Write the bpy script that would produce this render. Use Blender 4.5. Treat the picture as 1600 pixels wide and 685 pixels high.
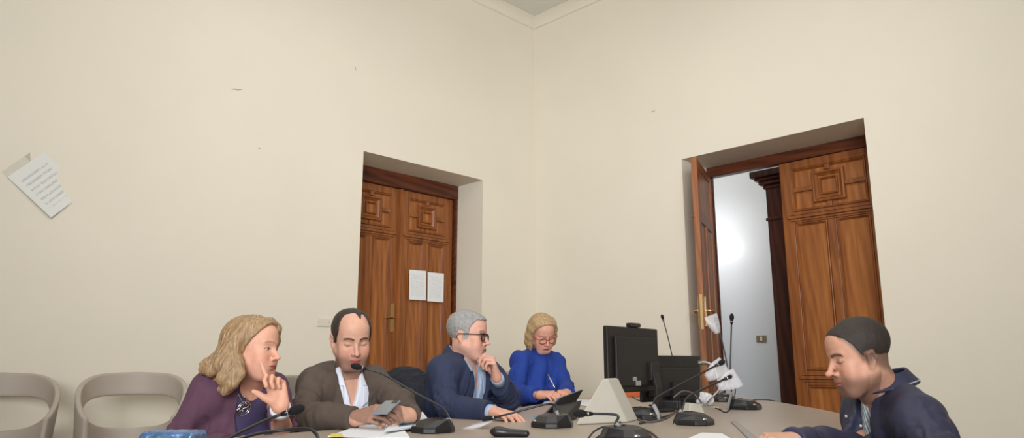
import bpy, bmesh, math, random
import numpy as np
from mathutils import Vector, Matrix
random.seed(7)
SC = bpy.context.scene
for _o in list(bpy.data.objects): bpy.data.objects.remove(_o)
COL = SC.collection
R = math.radians

# ------------------------------------------------------------------ camera
F_PX, HCAM = 1120.0, 0.97
PITCH = math.atan2(570 - 342.5, F_PX)
cd = bpy.data.cameras.new('camera'); cam = bpy.data.objects.new('camera', cd); COL.objects.link(cam)
cd.sensor_width = 36.0; cd.lens = F_PX / 1600 * 36.0; cd.clip_start = 0.02; cd.clip_end = 60
cam.location = (0, 0, HCAM); cam.rotation_euler = (R(90) + PITCH, 0, 0)
SC.camera = cam

# ------------------------------------------------------------------ world, lights, exposure
w = bpy.data.worlds.new('world'); SC.world = w; w.use_nodes = True
w.node_tree.nodes['Background'].inputs[0].default_value = (0.85, 0.92, 1.0, 1)
w.node_tree.nodes['Background'].inputs[1].default_value = 0.35
SC.view_settings.view_transform = 'Standard'; SC.view_settings.look = 'None'
SC.view_settings.gamma = 1.0; SC.view_settings.use_curve_mapping = False
SC.view_settings.exposure = -0.26

def area(name, loc, aim, sx, sy, power, col):
    l = bpy.data.lights.new(name, 'AREA'); l.shape = 'RECTANGLE'; l.size = sx; l.size_y = sy
    l.energy = power; l.color = col
    o = bpy.data.objects.new(name, l); COL.objects.link(o); o.location = loc
    d = Vector(aim) - Vector(loc); o.rotation_euler = d.to_track_quat('-Z', 'Y').to_euler()
    return o
area('ceiling_light_panel', (0.25, 2.9, 4.5), (0.25, 2.9, 0), 3.4, 3.4, 78, (1.0, 0.975, 0.94))
area('ceiling_light_panel', (-1.8, -0.8, 4.2), (-1.4, 2.5, 0.6), 2.4, 1.6, 20, (1.0, 0.975, 0.94))
area('ceiling_light_panel', (2.0, -0.8, 4.2), (1.6, 2.5, 0.6), 2.4, 1.6, 14, (1.0, 0.98, 0.95))
wd = area('fill_behind_camera', (0.0, -2.6, 2.3), (0.25, 7.8, 3.2), 3.4, 1.8, 135, (0.955, 0.97, 0.985))  # added cool fill aimed at the corner; no window is built here
wd.data.spread = math.radians(80)

# ------------------------------------------------------------------ pixel ray -> world point at forward depth Y
def P(px, py, Y):
    u, v = px - 800.0, 342.5 - py
    cp, sp = math.cos(PITCH), math.sin(PITCH)
    y, z = F_PX * cp - v * sp, v * cp + F_PX * sp
    s = Y / y
    return np.array((u * s, Y, HCAM + z * s))
TZ = 0.735     # table top height

# ------------------------------------------------------------------ materials
def srgb(r, g, b):
    f = lambda c: (c / 255 / 12.92) if c / 255 <= 0.04045 else ((c / 255 + 0.055) / 1.055) ** 2.4
    return (f(r), f(g), f(b), 1)
def mat(name, rgb, rough=0.6, metal=0.0, bump=0.0, bscale=60, var=0.0, vscale=8, stretch=(1, 1, 1), alpha=1.0,
        sss=0.0, spec=0.5, attr=None, coat=0.0, emit=None):
    m = bpy.data.materials.new(name); m.use_nodes = True
    nt = m.node_tree; b = nt.nodes['Principled BSDF']
    b.inputs['Base Color'].default_value = srgb(*rgb); b.inputs['Roughness'].default_value = rough
    b.inputs['Metallic'].default_value = metal; b.inputs['Alpha'].default_value = alpha
    b.inputs['Specular IOR Level'].default_value = spec
    if coat: b.inputs['Coat Weight'].default_value = coat
    if sss:
        b.inputs['Subsurface Weight'].default_value = sss; b.inputs['Subsurface Scale'].default_value = 0.01
        b.inputs['Subsurface Radius'].default_value = (1.0, 0.35, 0.2)
    tc = nt.nodes.new('ShaderNodeTexCoord'); mp = nt.nodes.new('ShaderNodeMapping')
    mp.inputs['Scale'].default_value = stretch
    nt.links.new(tc.outputs['Object'], mp.inputs['Vector'])
    src = None
    if attr:
        a = nt.nodes.new('ShaderNodeAttribute'); a.attribute_name = attr; src = a.outputs['Color']
        nt.links.new(src, b.inputs['Base Color'])
    if var:
        n = nt.nodes.new('ShaderNodeTexNoise'); n.inputs['Scale'].default_value = vscale; n.inputs['Detail'].default_value = 4
        nt.links.new(mp.outputs[0], n.inputs['Vector'])
        r = nt.nodes.new('ShaderNodeMapRange'); r.inputs[1].default_value = 0.3; r.inputs[2].default_value = 0.7
        r.inputs[3].default_value = 1 - var; r.inputs[4].default_value = 1 + var
        nt.links.new(n.outputs['Fac'], r.inputs[0])
        x = nt.nodes.new('ShaderNodeVectorMath'); x.operation = 'SCALE'
        if src: nt.links.new(src, x.inputs[0])
        else: x.inputs[0].default_value = srgb(*rgb)[:3]
        nt.links.new(r.outputs[0], x.inputs['Scale']); nt.links.new(x.outputs[0], b.inputs['Base Color'])
    if bump:
        n2 = nt.nodes.new('ShaderNodeTexNoise'); n2.inputs['Scale'].default_value = bscale; n2.inputs['Detail'].default_value = 3
        nt.links.new(mp.outputs[0], n2.inputs['Vector'])
        bp = nt.nodes.new('ShaderNodeBump'); bp.inputs['Strength'].default_value = bump; bp.inputs['Distance'].default_value = 0.01
        nt.links.new(n2.outputs['Fac'], bp.inputs['Height']); nt.links.new(bp.outputs[0], b.inputs['Normal'])
    if emit:
        b.inputs['Emission Color'].default_value = srgb(*rgb); b.inputs['Emission Strength'].default_value = emit
    return m

def wood(name, dark, light, rough=0.38, grain_axis='z', seed=0.0, grain=1.0):
    m = bpy.data.materials.new(name); m.use_nodes = True
    nt = m.node_tree; b = nt.nodes['Principled BSDF']; L = nt.links.new
    tc = nt.nodes.new('ShaderNodeTexCoord'); mp = nt.nodes.new('ShaderNodeMapping')
    mp.inputs['Location'].default_value = (seed, seed * 0.7, seed * 1.3)
    s = {'z': (7, 7, 0.7), 'x': (0.7, 7, 7), 'y': (7, 0.7, 7)}[grain_axis]
    mp.inputs['Scale'].default_value = s
    L(tc.outputs['Object'], mp.inputs['Vector'])
    n = nt.nodes.new('ShaderNodeTexNoise'); n.inputs['Scale'].default_value = 1.6; n.inputs['Detail'].default_value = 5; n.inputs['Distortion'].default_value = 0.8
    wv = nt.nodes.new('ShaderNodeTexWave'); wv.inputs['Scale'].default_value = 1.3; wv.inputs['Distortion'].default_value = 7
    wv.inputs['Detail'].default_value = 3; wv.bands_direction = 'DIAGONAL'
    L(mp.outputs[0], n.inputs['Vector']); L(mp.outputs[0], wv.inputs['Vector'])
    mx = nt.nodes.new('ShaderNodeMath'); mx.operation = 'MULTIPLY_ADD'; mx.inputs[1].default_value = 0.3 * grain
    L(wv.outputs['Fac'], mx.inputs[0]); L(n.outputs['Fac'], mx.inputs[2])
    cr = nt.nodes.new('ShaderNodeValToRGB'); cr.color_ramp.elements[0].position = 0.35; cr.color_ramp.elements[1].position = 0.95
    cr.color_ramp.elements[0].color = srgb(*dark); cr.color_ramp.elements[1].color = srgb(*light)
    L(mx.outputs[0], cr.inputs[0]); L(cr.outputs[0], b.inputs['Base Color'])
    b.inputs['Roughness'].default_value = rough
    bp = nt.nodes.new('ShaderNodeBump'); bp.inputs['Strength'].default_value = 0.08; bp.inputs['Distance'].default_value = 0.01
    L(wv.outputs['Fac'], bp.inputs['Height']); L(bp.outputs[0], b.inputs['Normal'])
    return m

# ------------------------------------------------------------------ object helpers
def mesh_obj(name, verts, faces, m, parent=None, smooth=True, colors=None, mw=None):
    me = bpy.data.meshes.new(name)
    verts = np.asarray(verts, dtype=np.float32); 
    if isinstance(faces, np.ndarray):
        n = len(faces); k = faces.shape[1]
        me.vertices.add(len(verts)); me.vertices.foreach_set('co', verts.ravel())
        me.loops.add(n * k); me.loops.foreach_set('vertex_index', faces.astype(np.int32).ravel())
        me.polygons.add(n); me.polygons.foreach_set('loop_start', np.arange(0, n * k, k, dtype=np.int32))
        me.polygons.foreach_set('loop_total', np.full(n, k, dtype=np.int32))
        me.update(calc_edges=True)
    else:
        me.from_pydata([tuple(map(float, v)) for v in verts], [], faces)
    me.materials.append(m)
    me.polygons.foreach_set('use_smooth', [smooth] * len(me.polygons))
    if colors is not None:
        a = me.color_attributes.new('col', 'FLOAT_COLOR', 'POINT')
        c = np.ones((len(verts), 4), dtype=np.float32); c[:, :3] = colors
        a.data.foreach_set('color', c.ravel())
    me.update()
    o = bpy.data.objects.new(name, me); COL.objects.link(o)
    if parent is not None:
        o.parent = parent
        if mw is None: o.matrix_parent_inverse = parent_world(parent).inverted()
    return o
def parent_world(p):
    m = p.matrix_basis.copy()
    if p.parent is not None: m = parent_world(p.parent) @ p.matrix_parent_inverse @ m
    return m
def bm_obj(name, bm, m, parent=None, smooth=False, local=False, bevel=0.0, seg=2, autosm=None):
    """verts are world coordinates unless local=True (then in the parent's frame)"""
    bmesh.ops.recalc_face_normals(bm, faces=bm.faces)
    me = bpy.data.meshes.new(name); bm.to_mesh(me); bm.free(); me.materials.append(m)
    if smooth: me.polygons.foreach_set('use_smooth', [True] * len(me.polygons))
    o = bpy.data.objects.new(name, me); COL.objects.link(o)
    if parent is not None:
        o.parent = parent
        if not local: o.matrix_parent_inverse = parent_world(parent).inverted()
    if bevel:
        b = o.modifiers.new('bevel', 'BEVEL'); b.width = bevel; b.segments = seg; b.limit_method = 'ANGLE'; b.angle_limit = R(35)
        b.harden_normals = False
    return o
def empty(name, loc=(0, 0, 0), rz=0.0, parent=None):
    o = bpy.data.objects.new(name, None); COL.objects.link(o); o.location = tuple(map(float, loc)); o.rotation_euler = (0, 0, rz)
    o.empty_display_size = 0.1
    if parent is not None: o.parent = parent
    return o
def tag(o, label=None, cat=None, group=None, kind=None):
    if label: o['label'] = label
    if cat: o['category'] = cat
    if group: o['group'] = group
    if kind: o['kind'] = kind
    return o
def dup(o, parent=None):
    c = o.copy(); COL.objects.link(c)
    if parent is not None: c.parent = parent
    for ch in list(o.children): dup(ch, c)
    return c
def box(bm, c, s, M=None):
    """c centre, s full sizes, M optional 4x4"""
    vs = []
    for x in (-.5, .5):
        for y in (-.5, .5):
            for z in (-.5, .5):
                v = Vector((c[0] + x * s[0], c[1] + y * s[1], c[2] + z * s[2]))
                if M is not None: v = M @ v
                vs.append(bm.verts.new(v))
    for f in ((0, 1, 3, 2), (4, 6, 7, 5), (0, 4, 5, 1), (2, 3, 7, 6), (0, 2, 6, 4), (1, 5, 7, 3)):
        bm.faces.new([vs[i] for i in f])
def boxr(bm, x0, x1, y0, y1, z0, z1, M=None):
    box(bm, ((x0 + x1) / 2, (y0 + y1) / 2, (z0 + z1) / 2), (x1 - x0, y1 - y0, z1 - z0), M)
def catmull(pts, n=8, closed=False):
    pts = [np.array(p, float) for p in pts]; out = []; N = len(pts)
    rng = range(N) if closed else range(N - 1)
    g = (lambda i: pts[i % N]) if closed else (lambda i: pts[min(max(i, 0), N - 1)])
    for i in rng:
        p0, p1, p2, p3 = g(i - 1), g(i), g(i + 1), g(i + 2)
        for k in range(n):
            t = k / n
            out.append(0.5 * (2 * p1 + (p2 - p0) * t + (2 * p0 - 5 * p1 + 4 * p2 - p3) * t * t + (3 * p1 - p0 - 3 * p2 + p3) * t ** 3))
    if not closed: out.append(pts[-1])
    return out
def tube(bm, pts, rad, sides=8, flat=None, up=(0, 0, 1)):
    """tube along pts; rad number or per-point list; flat=(w,h) cross-section half sizes instead of a circle"""
    pts = [np.array(p, float) for p in pts]; n = len(pts)
    rr = rad if isinstance(rad, (list, tuple, np.ndarray)) else [rad] * n
    prev = None; rings = []
    upv = np.array(up, float)
    for i in range(n):
        t = pts[min(i + 1, n - 1)] - pts[max(i - 1, 0)]; t = t / (np.linalg.norm(t) + 1e-9)
        if prev is None:
            a = np.cross(t, upv)
            if np.linalg.norm(a) < 1e-3: a = np.cross(t, (1, 0, 0))
            a /= np.linalg.norm(a)
        else:
            a = prev - t * np.dot(prev, t); a /= np.linalg.norm(a) + 1e-9
        prev = a; b = np.cross(t, a)
        ring = []
        for k in range(sides):
            q = 2 * math.pi * (k + .5) / sides
            if flat: o = a * math.cos(q) * flat[0] * 1.2 + b * math.sin(q) * flat[1] * 1.2
            else: o = (a * math.cos(q) + b * math.sin(q)) * rr[i]
            ring.append(bm.verts.new(Vector(pts[i] + o)))
        rings.append(ring)
    for i in range(n - 1):
        for k in range(sides):
            bm.faces.new((rings[i][k], rings[i][(k + 1) % sides], rings[i + 1][(k + 1) % sides], rings[i + 1][k]))
    bm.faces.new(rings[0][::-1]); bm.faces.new(rings[-1])
def ellip(bm, c, r, M=None, seg=16, rings=10):
    Mx = Matrix.Translation(Vector(tuple(map(float, c))))
    if M is not None: Mx = Mx @ M
    Mx = Mx @ Matrix.Diagonal((r[0], r[1], r[2], 1))
    bmesh.ops.create_uvsphere(bm, u_segments=seg, v_segments=rings, radius=1, matrix=Mx)
def prism(bm, poly, z0, z1, M=None, hole=None):
    a = [bm.verts.new((M @ Vector((x, y, z0))) if M else Vector((x, y, z0))) for x, y in poly]
    b = [bm.verts.new((M @ Vector((x, y, z1))) if M else Vector((x, y, z1))) for x, y in poly]
    n = len(poly)
    bm.faces.new(a[::-1]); bm.faces.new(b)
    for i in range(n): bm.faces.new((a[i], a[(i + 1) % n], b[(i + 1) % n], b[i]))
def aim_mat(o, fwd, up=(0, 0, 1)):
    """matrix with local y along fwd, z near up"""
    y = Vector(tuple(map(float, fwd))).normalized(); u = Vector(tuple(map(float, up)))
    x = y.cross(u).normalized(); z = x.cross(y)
    m = Matrix((x, y, z)).transposed().to_4x4(); m.translation = Vector(tuple(map(float, o)))
    return m

# ------------------------------------------------------------------ signed-distance sculpting toolkit
class Fr:
    def __init__(s, o, ex, ey, ez):
        s.o = np.array(o, float); s.M = np.stack([ex, ey, ez], 1)
    def w(s, p): return s.o + s.M @ np.array(p, float)
    def d(s, p): return s.M @ np.array(p, float)
    def loc(s, Q): return (Q - s.o) @ s.M
def nrm(v): v = np.array(v, float); return v / np.linalg.norm(v)
def head_frame(o, yaw, pitch, roll=0):
    y, p, r = R(yaw), R(pitch), R(roll)
    ey = np.array((math.sin(y) * math.cos(p), -math.cos(y) * math.cos(p), -math.sin(p)))
    ex = np.array((-math.cos(y), -math.sin(y), 0)); ez = np.cross(ex, ey)
    ex, ez = ex * math.cos(r) + ez * math.sin(r), ez * math.cos(r) - ex * math.sin(r)
    return Fr(o, ex, ey, ez)
I3 = Fr((0, 0, 0), (1, 0, 0), (0, 1, 0), (0, 0, 1))
class SDF:
    def __init__(s): s.p = []; s.disp = None
    def ell(s, c, r, F=I3, k=.02, sub=False):
        c = np.array(c, float); r = np.array(r, float)
        wc = F.w(c)
        def fn(Q):
            q = F.loc(Q) - c
            k0 = np.sqrt(((q / r) ** 2).sum(1)); k1 = np.sqrt(((q / (r * r)) ** 2).sum(1)) + 1e-9
            return np.where(k0 < 1e-3, -r.min(), k0 * (k0 - 1) / k1)
        s.p.append((fn, wc, r.max(), k, sub)); return s
    def rc(s, a, b, ra, rb, k=.02, F=I3, sub=False, sq=None):
        a = F.w(a); b = F.w(b); ba = b - a; l2 = (ba ** 2).sum() + 1e-12
        def fn(Q):
            pa = Q - a; t = np.clip(pa @ ba / l2, 0, 1)
            return np.sqrt(((pa - t[:, None] * ba) ** 2).sum(1)) - (ra + (rb - ra) * t)
        s.p.append((fn, (a + b) / 2, math.sqrt(l2) / 2 + max(ra, rb), k, sub)); return s
    def box(s, c, h, F=I3, rnd=.005, k=.01, sub=False):
        c = np.array(c, float); h = np.array(h, float) - rnd
        def fn(Q):
            q = np.abs(F.loc(Q) - c) - h
            return np.sqrt((np.maximum(q, 0) ** 2).sum(1)) + np.minimum(q.max(1), 0) - rnd
        s.p.append((fn, F.w(c), np.linalg.norm(h) + rnd, k, sub)); return s
    def gen(s, fn, c, r, k=.01, sub=False):
        s.p.append((fn, np.array(c, float), r, k, sub)); return s
    def ev(s, Q, sel=None):
        d = np.full(len(Q), 1.0)
        for i, (fn, c, r, k, sub) in enumerate(s.p):
            if sel is not None and not sel[i]: continue
            e = fn(Q)
            if sub:
                e = -e; h = np.maximum(k - np.abs(d - e), 0) / max(k, 1e-6); d = np.maximum(d, e) + h * h * k / 4
            else:
                h = np.maximum(k - np.abs(d - e), 0) / max(k, 1e-6); d = np.minimum(d, e) - h * h * k / 4
        if s.disp is not None: d = d + s.disp(Q)
        return d
    def mesh(s, res=.003, smooth=1, zmin=None):
        U = [p for p in s.p if not p[4]]
        lo = np.min([p[1] - p[2] for p in U], 0) - .02; hi = np.max([p[1] + p[2] for p in U], 0) + .02
        if zmin is not None: lo[2] = max(lo[2], zmin)
        B = 8; nb = np.ceil((hi - lo) / res / B).astype(int) + 1; bs = B * res; hd = bs * 0.87
        g = np.stack(np.meshgrid(*[np.arange(n) for n in nb], indexing='ij'), -1).reshape(-1, 3)
        cen = lo + (g + .5) * bs
        d0 = s.ev(cen)
        sgn = np.where(d0 < 0, -1.0, 1.0).reshape(nb).astype(np.float32)
        grid = np.repeat(np.repeat(np.repeat(sgn, B, 0), B, 1), B, 2)
        act = np.where(np.abs(d0) < hd * 1.35 + .012)[0]
        l = np.stack(np.meshgrid(*[np.arange(B)] * 3, indexing='ij'), -1).reshape(-1, 3) * res
        C = np.array([p[1] for p in s.p]); Rr = np.array([p[2] for p in s.p]); K = np.array([p[3] for p in s.p])
        for a in act:
            sel = np.linalg.norm(C - cen[a], axis=1) - Rr < hd + K + .03
            if not sel.any(): continue
            v = s.ev(lo + g[a] * bs + l, sel).astype(np.float32).reshape(B, B, B)
            i, j, k_ = g[a] * B; grid[i:i + B, j:j + B, k_:k_ + B] = v
        neg = grid < 0
        ca = np.zeros(tuple(np.array(grid.shape) - 1), np.uint8)
        for o in np.ndindex(2, 2, 2):
            ca += neg[o[0]:neg.shape[0] - 1 + o[0], o[1]:neg.shape[1] - 1 + o[1], o[2]:neg.shape[2] - 1 + o[2]]
        cells = np.argwhere((ca > 0) & (ca < 8))
        vid = np.full(ca.shape, -1, np.int32); vid[tuple(cells.T)] = np.arange(len(cells))
        offs = np.array(list(np.ndindex(2, 2, 2)))
        vals = np.stack([grid[tuple((cells + o).T)] for o in offs], 1)
        acc = np.zeros((len(cells), 3)); cnt = np.zeros(len(cells))
        for i in range(8):
            for j in range(i + 1, 8):
                if np.abs(offs[i] - offs[j]).sum() != 1: continue
                a, b = vals[:, i], vals[:, j]; m = (a < 0) != (b < 0)
                t = np.where(m, a / np.where(m, a - b, 1), 0)
                p = offs[i] + t[:, None] * (offs[j] - offs[i])
                acc[m] += p[m]; cnt[m] += 1
        V = lo + (cells + acc / cnt[:, None]) * res
        Fs = []
        for ax in range(3):
            u, v_ = (ax + 1) % 3, (ax + 2) % 3
            sl0 = [slice(None)] * 3; sl1 = [slice(None)] * 3; sl0[ax] = slice(0, -1); sl1[ax] = slice(1, None)
            e = np.argwhere(neg[tuple(sl0)] != neg[tuple(sl1)])
            e = e[(e[:, u] > 0) & (e[:, v_] > 0) & (e[:, u] < ca.shape[u]) & (e[:, v_] < ca.shape[v_])]
            eu = np.zeros(3, int); eu[u] = 1; ev = np.zeros(3, int); ev[v_] = 1
            q = np.stack([vid[tuple((e - eu - ev).T)], vid[tuple((e - ev).T)], vid[tuple(e.T)], vid[tuple((e - eu).T)]], 1)
            fl = neg[tuple(e.T)]
            q[~fl] = q[~fl][:, ::-1]
            Fs.append(q)
        Q = np.concatenate(Fs); Q = Q[(Q >= 0).all(1)]
        for _ in range(smooth):
            acc = np.zeros_like(V); cnt = np.zeros(len(V))
            for a in range(4):
                b = (a + 1) % 4
                for x_, y_ in ((a, b), (b, a)):
                    for c3 in range(3): acc[:, c3] += np.bincount(Q[:, x_], V[Q[:, y_], c3], len(V))
                    cnt += np.bincount(Q[:, x_], minlength=len(V))
            m = cnt > 0
            V[m] = V[m] * .45 + .55 * acc[m] / cnt[m][:, None]
        return V, Q
def wrinkle(amp, f=30., seed=1, ax=None):
    rs = np.random.RandomState(seed); A = rs.randn(4, 3); A /= np.linalg.norm(A, axis=1)[:, None]
    def fn(Q):
        a = Q @ A[0] * f + 1.8 * np.sin(Q @ A[1] * f * .55 + seed)
        b = Q @ A[2] * f * 1.6 + 1.5 * np.sin(Q @ A[3] * f * .8)
        return amp * (np.sin(a) * .7 + .3 * np.sin(b)) * (.6 + .4 * np.sin(Q @ A[3] * f * .35 + 2))
    return fn
def sdf_obj(name, S, m, parent, res=.004, smooth=2, colors=None, zmin=None):
    V, Q = S.mesh(res, smooth, zmin)
    return mesh_obj(name, V, Q, m, parent, colors=colors(V) if colors else None)
# ------------------------------------------------------------------ the room: a corner seen at 45 degrees
YC = 7.8; XC = 0.0332 * YC; CEIL = 4.93
S2 = math.sqrt(0.5)
def wall_frame(side):
    m = Matrix.Identity(4)
    if side == 'left':   # local x runs from the corner along the wall, y goes into the wall, z up
        x, y = Vector((-S2, -S2, 0)), Vector((-S2, S2, 0))
    else:
        x, y = Vector((S2, -S2, 0)), Vector((S2, S2, 0))
    m = Matrix((x, y, Vector((0, 0, 1)))).transposed().to_4x4(); m.translation = Vector((XC, YC, 0))
    return m
WL, WR = wall_frame('left'), wall_frame('right')
def on_wall(M, px, py):
    """s, z on wall plane of the pixel ray"""
    d = P(px, py, 1.0) - np.array((0, 0, HCAM)); o = Vector((0, 0, HCAM)); dv = Vector(tuple(d))
    n = (M.to_3x3() @ Vector((0, 1, 0))); t = (M.translation - o).dot(n) / dv.dot(n); return M.inverted() @ (o + dv * t)
def on_plane(M, y, px, py):
    m2 = M @ Matrix.Translation((0, y, 0)); return on_wall(m2, px, py)
PAINT = mat('cream_wall_paint', (229, 222, 206), .85, bump=.06, bscale=9, var=.02, vscale=1.2)
PLASTER = mat('cream_ceiling_paint', (222, 222, 214), .9, var=.02, vscale=2)
COOL = mat('white_corridor_plaster', (214, 218, 224), .3, bump=.03, bscale=14, spec=.5)
FLOOR = mat('pale_terrazzo', (150, 138, 122), .4, var=.12, vscale=30)
def struct(name, bm, m, **k): return tag(bm_obj(name, bm, m, **k), kind='structure')
DH = 2.855           # opening height
TH = 0.50            # wall thickness
def wall_with_opening(name, M, s0, s1, length, thick, y_extra=0):
    bm = bmesh.new()
    xs = [-y_extra, s0, s1, length]; zs = [0, DH, CEIL]
    # grid of front and back faces with the opening left out, plus reveals
    for y in (0, thick):
        for i in range(3):
            for j in range(2):
                if i == 1 and j == 0: continue
                q = [(xs[i], y, zs[j]), (xs[i + 1], y, zs[j]), (xs[i + 1], y, zs[j + 1]), (xs[i], y, zs[j + 1])]
                bm.faces.new([bm.verts.new(M @ Vector(p)) for p in q])
    def quad(*q): bm.faces.new([bm.verts.new(M @ Vector(p)) for p in q])
    quad((s0, 0, 0), (s0, thick, 0), (s0, thick, DH), (s0, 0, DH))
    quad((s1, 0, 0), (s1, thick, 0), (s1, thick, DH), (s1, 0, DH))
    quad((s0, 0, DH), (s0, thick, DH), (s1, thick, DH), (s1, 0, DH))
    quad((xs[0], 0, CEIL), (xs[3], 0, CEIL), (xs[3], thick, CEIL), (xs[0], thick, CEIL))
    quad((xs[0], 0, 0), (xs[0], thick, 0), (xs[0], thick, CEIL), (xs[0], 0, CEIL))
    quad((xs[3], 0, 0), (xs[3], thick, 0), (xs[3], thick, CEIL), (xs[3], 0, CEIL))
    bmesh.ops.remove_doubles(bm, verts=bm.verts, dist=1e-5)
    return struct(name, bm, PAINT)
LS0, LS1 = .0722 * YC * math.sqrt(2), .2045 * YC * math.sqrt(2)
RS0, RS1 = 1.33 * math.sqrt(2), 2.482 * math.sqrt(2)
ROOM_L, ROOM_R = 9.5, 9.0
wall_with_opening('wall_left', WL, LS0, LS1, ROOM_L, TH)
wall_with_opening('wall_right', WR, RS0, RS1, ROOM_R, TH + .0)
def corner_pt(a, b, z): return Vector((XC, YC, 0)) + Vector((-S2, -S2, 0)) * a + Vector((S2, -S2, 0)) * b + Vector((0, 0, z))
for nm, q in (('wall_near', [(ROOM_L, 0), (ROOM_L, ROOM_R)]), ('wall_back', [(0, ROOM_R), (ROOM_L, ROOM_R)])):
    bm = bmesh.new(); (a0, b0), (a1, b1) = q
    ea, eb = (.2, 0) if nm == 'wall_near' else (0, .2)
    vs = [corner_pt(a0, b0, 0), corner_pt(a1, b1, 0), corner_pt(a1 + ea, b1 + eb, 0), corner_pt(a0 + ea, b0 + eb, 0)]
    lo = [bm.verts.new(v) for v in vs]; hi = [bm.verts.new(v + Vector((0, 0, CEIL))) for v in vs]
    bm.faces.new(lo); bm.faces.new(hi)
    for i in range(4): bm.faces.new((lo[i], lo[(i + 1) % 4], hi[(i + 1) % 4], hi[i]))
    struct(nm, bm, PAINT)
for nm, z0, z1, m in (('floor', -.1, 0, FLOOR), ('ceiling', CEIL, CEIL + .1, PLASTER)):
    bm = bmesh.new()
    vs = [corner_pt(-3.2, -.0, 0), corner_pt(-3.2, ROOM_R, 0), corner_pt(ROOM_L, ROOM_R, 0), corner_pt(ROOM_L, -.6, 0), corner_pt(-3.2, -.6, 0)]
    vs = [corner_pt(-3.2, -.6, 0), corner_pt(-3.2, ROOM_R, 0), corner_pt(ROOM_L, ROOM_R, 0), corner_pt(ROOM_L, -.6, 0)]
    lo = [bm.verts.new(v + Vector((0, 0, z0))) for v in vs]; hi = [bm.verts.new(v + Vector((0, 0, z1))) for v in vs]
    bm.faces.new(lo); bm.faces.new(hi)
    for i in range(4): bm.faces.new((lo[i], lo[(i + 1) % 4], hi[(i + 1) % 4], hi[i]))
    struct(nm, bm, m)
# shallow plaster cornice under the ceiling, both visible walls
bm = bmesh.new()
prof = [(0, -.11), (.006, -.11), (.012, -.09), (.022, -.065), (.042, -.040), (.07, -.022), (.085, -.012), (.10, -.01), (.10, 0), (0, 0)]
for M, L_ in ((WL, ROOM_L), (WR, ROOM_R)):
    rings = []
    for s in (0, L_):
        rings.append([bm.verts.new(M @ Vector((s + (d if s == 0 else -d), -d, CEIL + z))) for d, z in prof])
    for i in range(len(prof) - 1):
        bm.faces.new((rings[0][i], rings[1][i], rings[1][i + 1], rings[0][i + 1]))
struct('trim_1', bm, PAINT, smooth=True)
# skirting
bm = bmesh.new()
SK = mat('grey_stone_skirting', (165, 158, 148), .5, var=.05)
boxr(bm, 0, LS0, -.02, -.001, 0, .11, WL); boxr(bm, LS1, ROOM_L, -.02, -.001, 0, .11, WL)
struct('baseboard_left', bm, SK, bevel=.004)
bm = bmesh.new()
boxr(bm, 0, RS0, -.02, -.001, 0, .11, WR); boxr(bm, RS1, ROOM_R, -.02, -.001, 0, .11, WR)
struct('baseboard_right', bm, SK, bevel=.004)
# corridor beyond the right doorway
bm = bmesh.new()
CD = 2.35
boxr(bm, -3.0, 5.2, CD, CD + .12, 0, CEIL, WR)
struct('wall_corridor', bm, COOL)
bm = bmesh.new(); boxr(bm, 5.2, 5.3, TH, CD + .12, 0, CEIL, WR); struct('wall_corridor_end', bm, COOL)
bm = bmesh.new(); boxr(bm, -3.1, -3.0, TH, CD + .12, 0, CEIL, WR); struct('wall_corridor_far', bm, COOL)
bm = bmesh.new(); boxr(bm, -3.0, 0, TH - .12, TH, 0, CEIL, WR); struct('wall_corridor_side', bm, COOL)
bm = bmesh.new(); boxr(bm, -3.1, 5.3, TH, CD + .12, -.1, 0, WR); struct('floor_corridor', bm, FLOOR)
bm = bmesh.new(); boxr(bm, -3.1, 5.3, TH, CD + .12, CEIL, CEIL + .1, WR); struct('ceiling_corridor', bm, PLASTER)
# corridor lamps: a bare bulb hidden by the wall, mirrored as the bright spot on the satin wall
def bulb(loc, power, rad, col=(1, .98, .95)):
    l = bpy.data.lights.new('corridor_lamp', 'POINT'); l.energy = power; l.shadow_soft_size = rad; l.color = col
    o = bpy.data.objects.new('corridor_lamp', l); COL.objects.link(o); o.location = loc; return o

# ------------------------------------------------------------------ doors
OAK = wood('door_wood', (120, 66, 30), (172, 106, 54), .4, grain=.5)
OAK_L = wood('door_wood_panel', (132, 74, 34), (190, 122, 62), .38, seed=3.1, grain=.6)
OAK_D = wood('door_wood_header', (60, 26, 12), (112, 56, 28), .42, grain_axis='x')
OAK_DK = wood('dark_casing_wood', (42, 20, 16), (84, 42, 28), .4)
BRASS = mat('brushed_brass', (196, 170, 120), .3, 1.0)
def moulding(bm, x0, x1, z0, z1, w, h, y0):
    """raised picture-frame moulding on face y=y0 (front is -y): stepped bevel"""
    o = [(x0, z0), (x1, z0), (x1, z1), (x0, z1)]
    steps = [(0, 0), (.15, h), (.45, h * 1.05), (.6, h * .6), (1, 0)]
    rings = []
    for f, hh in steps:
        d = w * f
        rings.append([bm.verts.new((x0 + d if x == x0 else x1 - d, y0 - hh, z0 + d if z == z0 else z1 - d)) for x, z in o])
    for a, b in zip(rings[:-1], rings[1:]):
        for i in range(4): bm.faces.new((a[i], a[(i + 1) % 4], b[(i + 1) % 4], b[i]))
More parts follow.
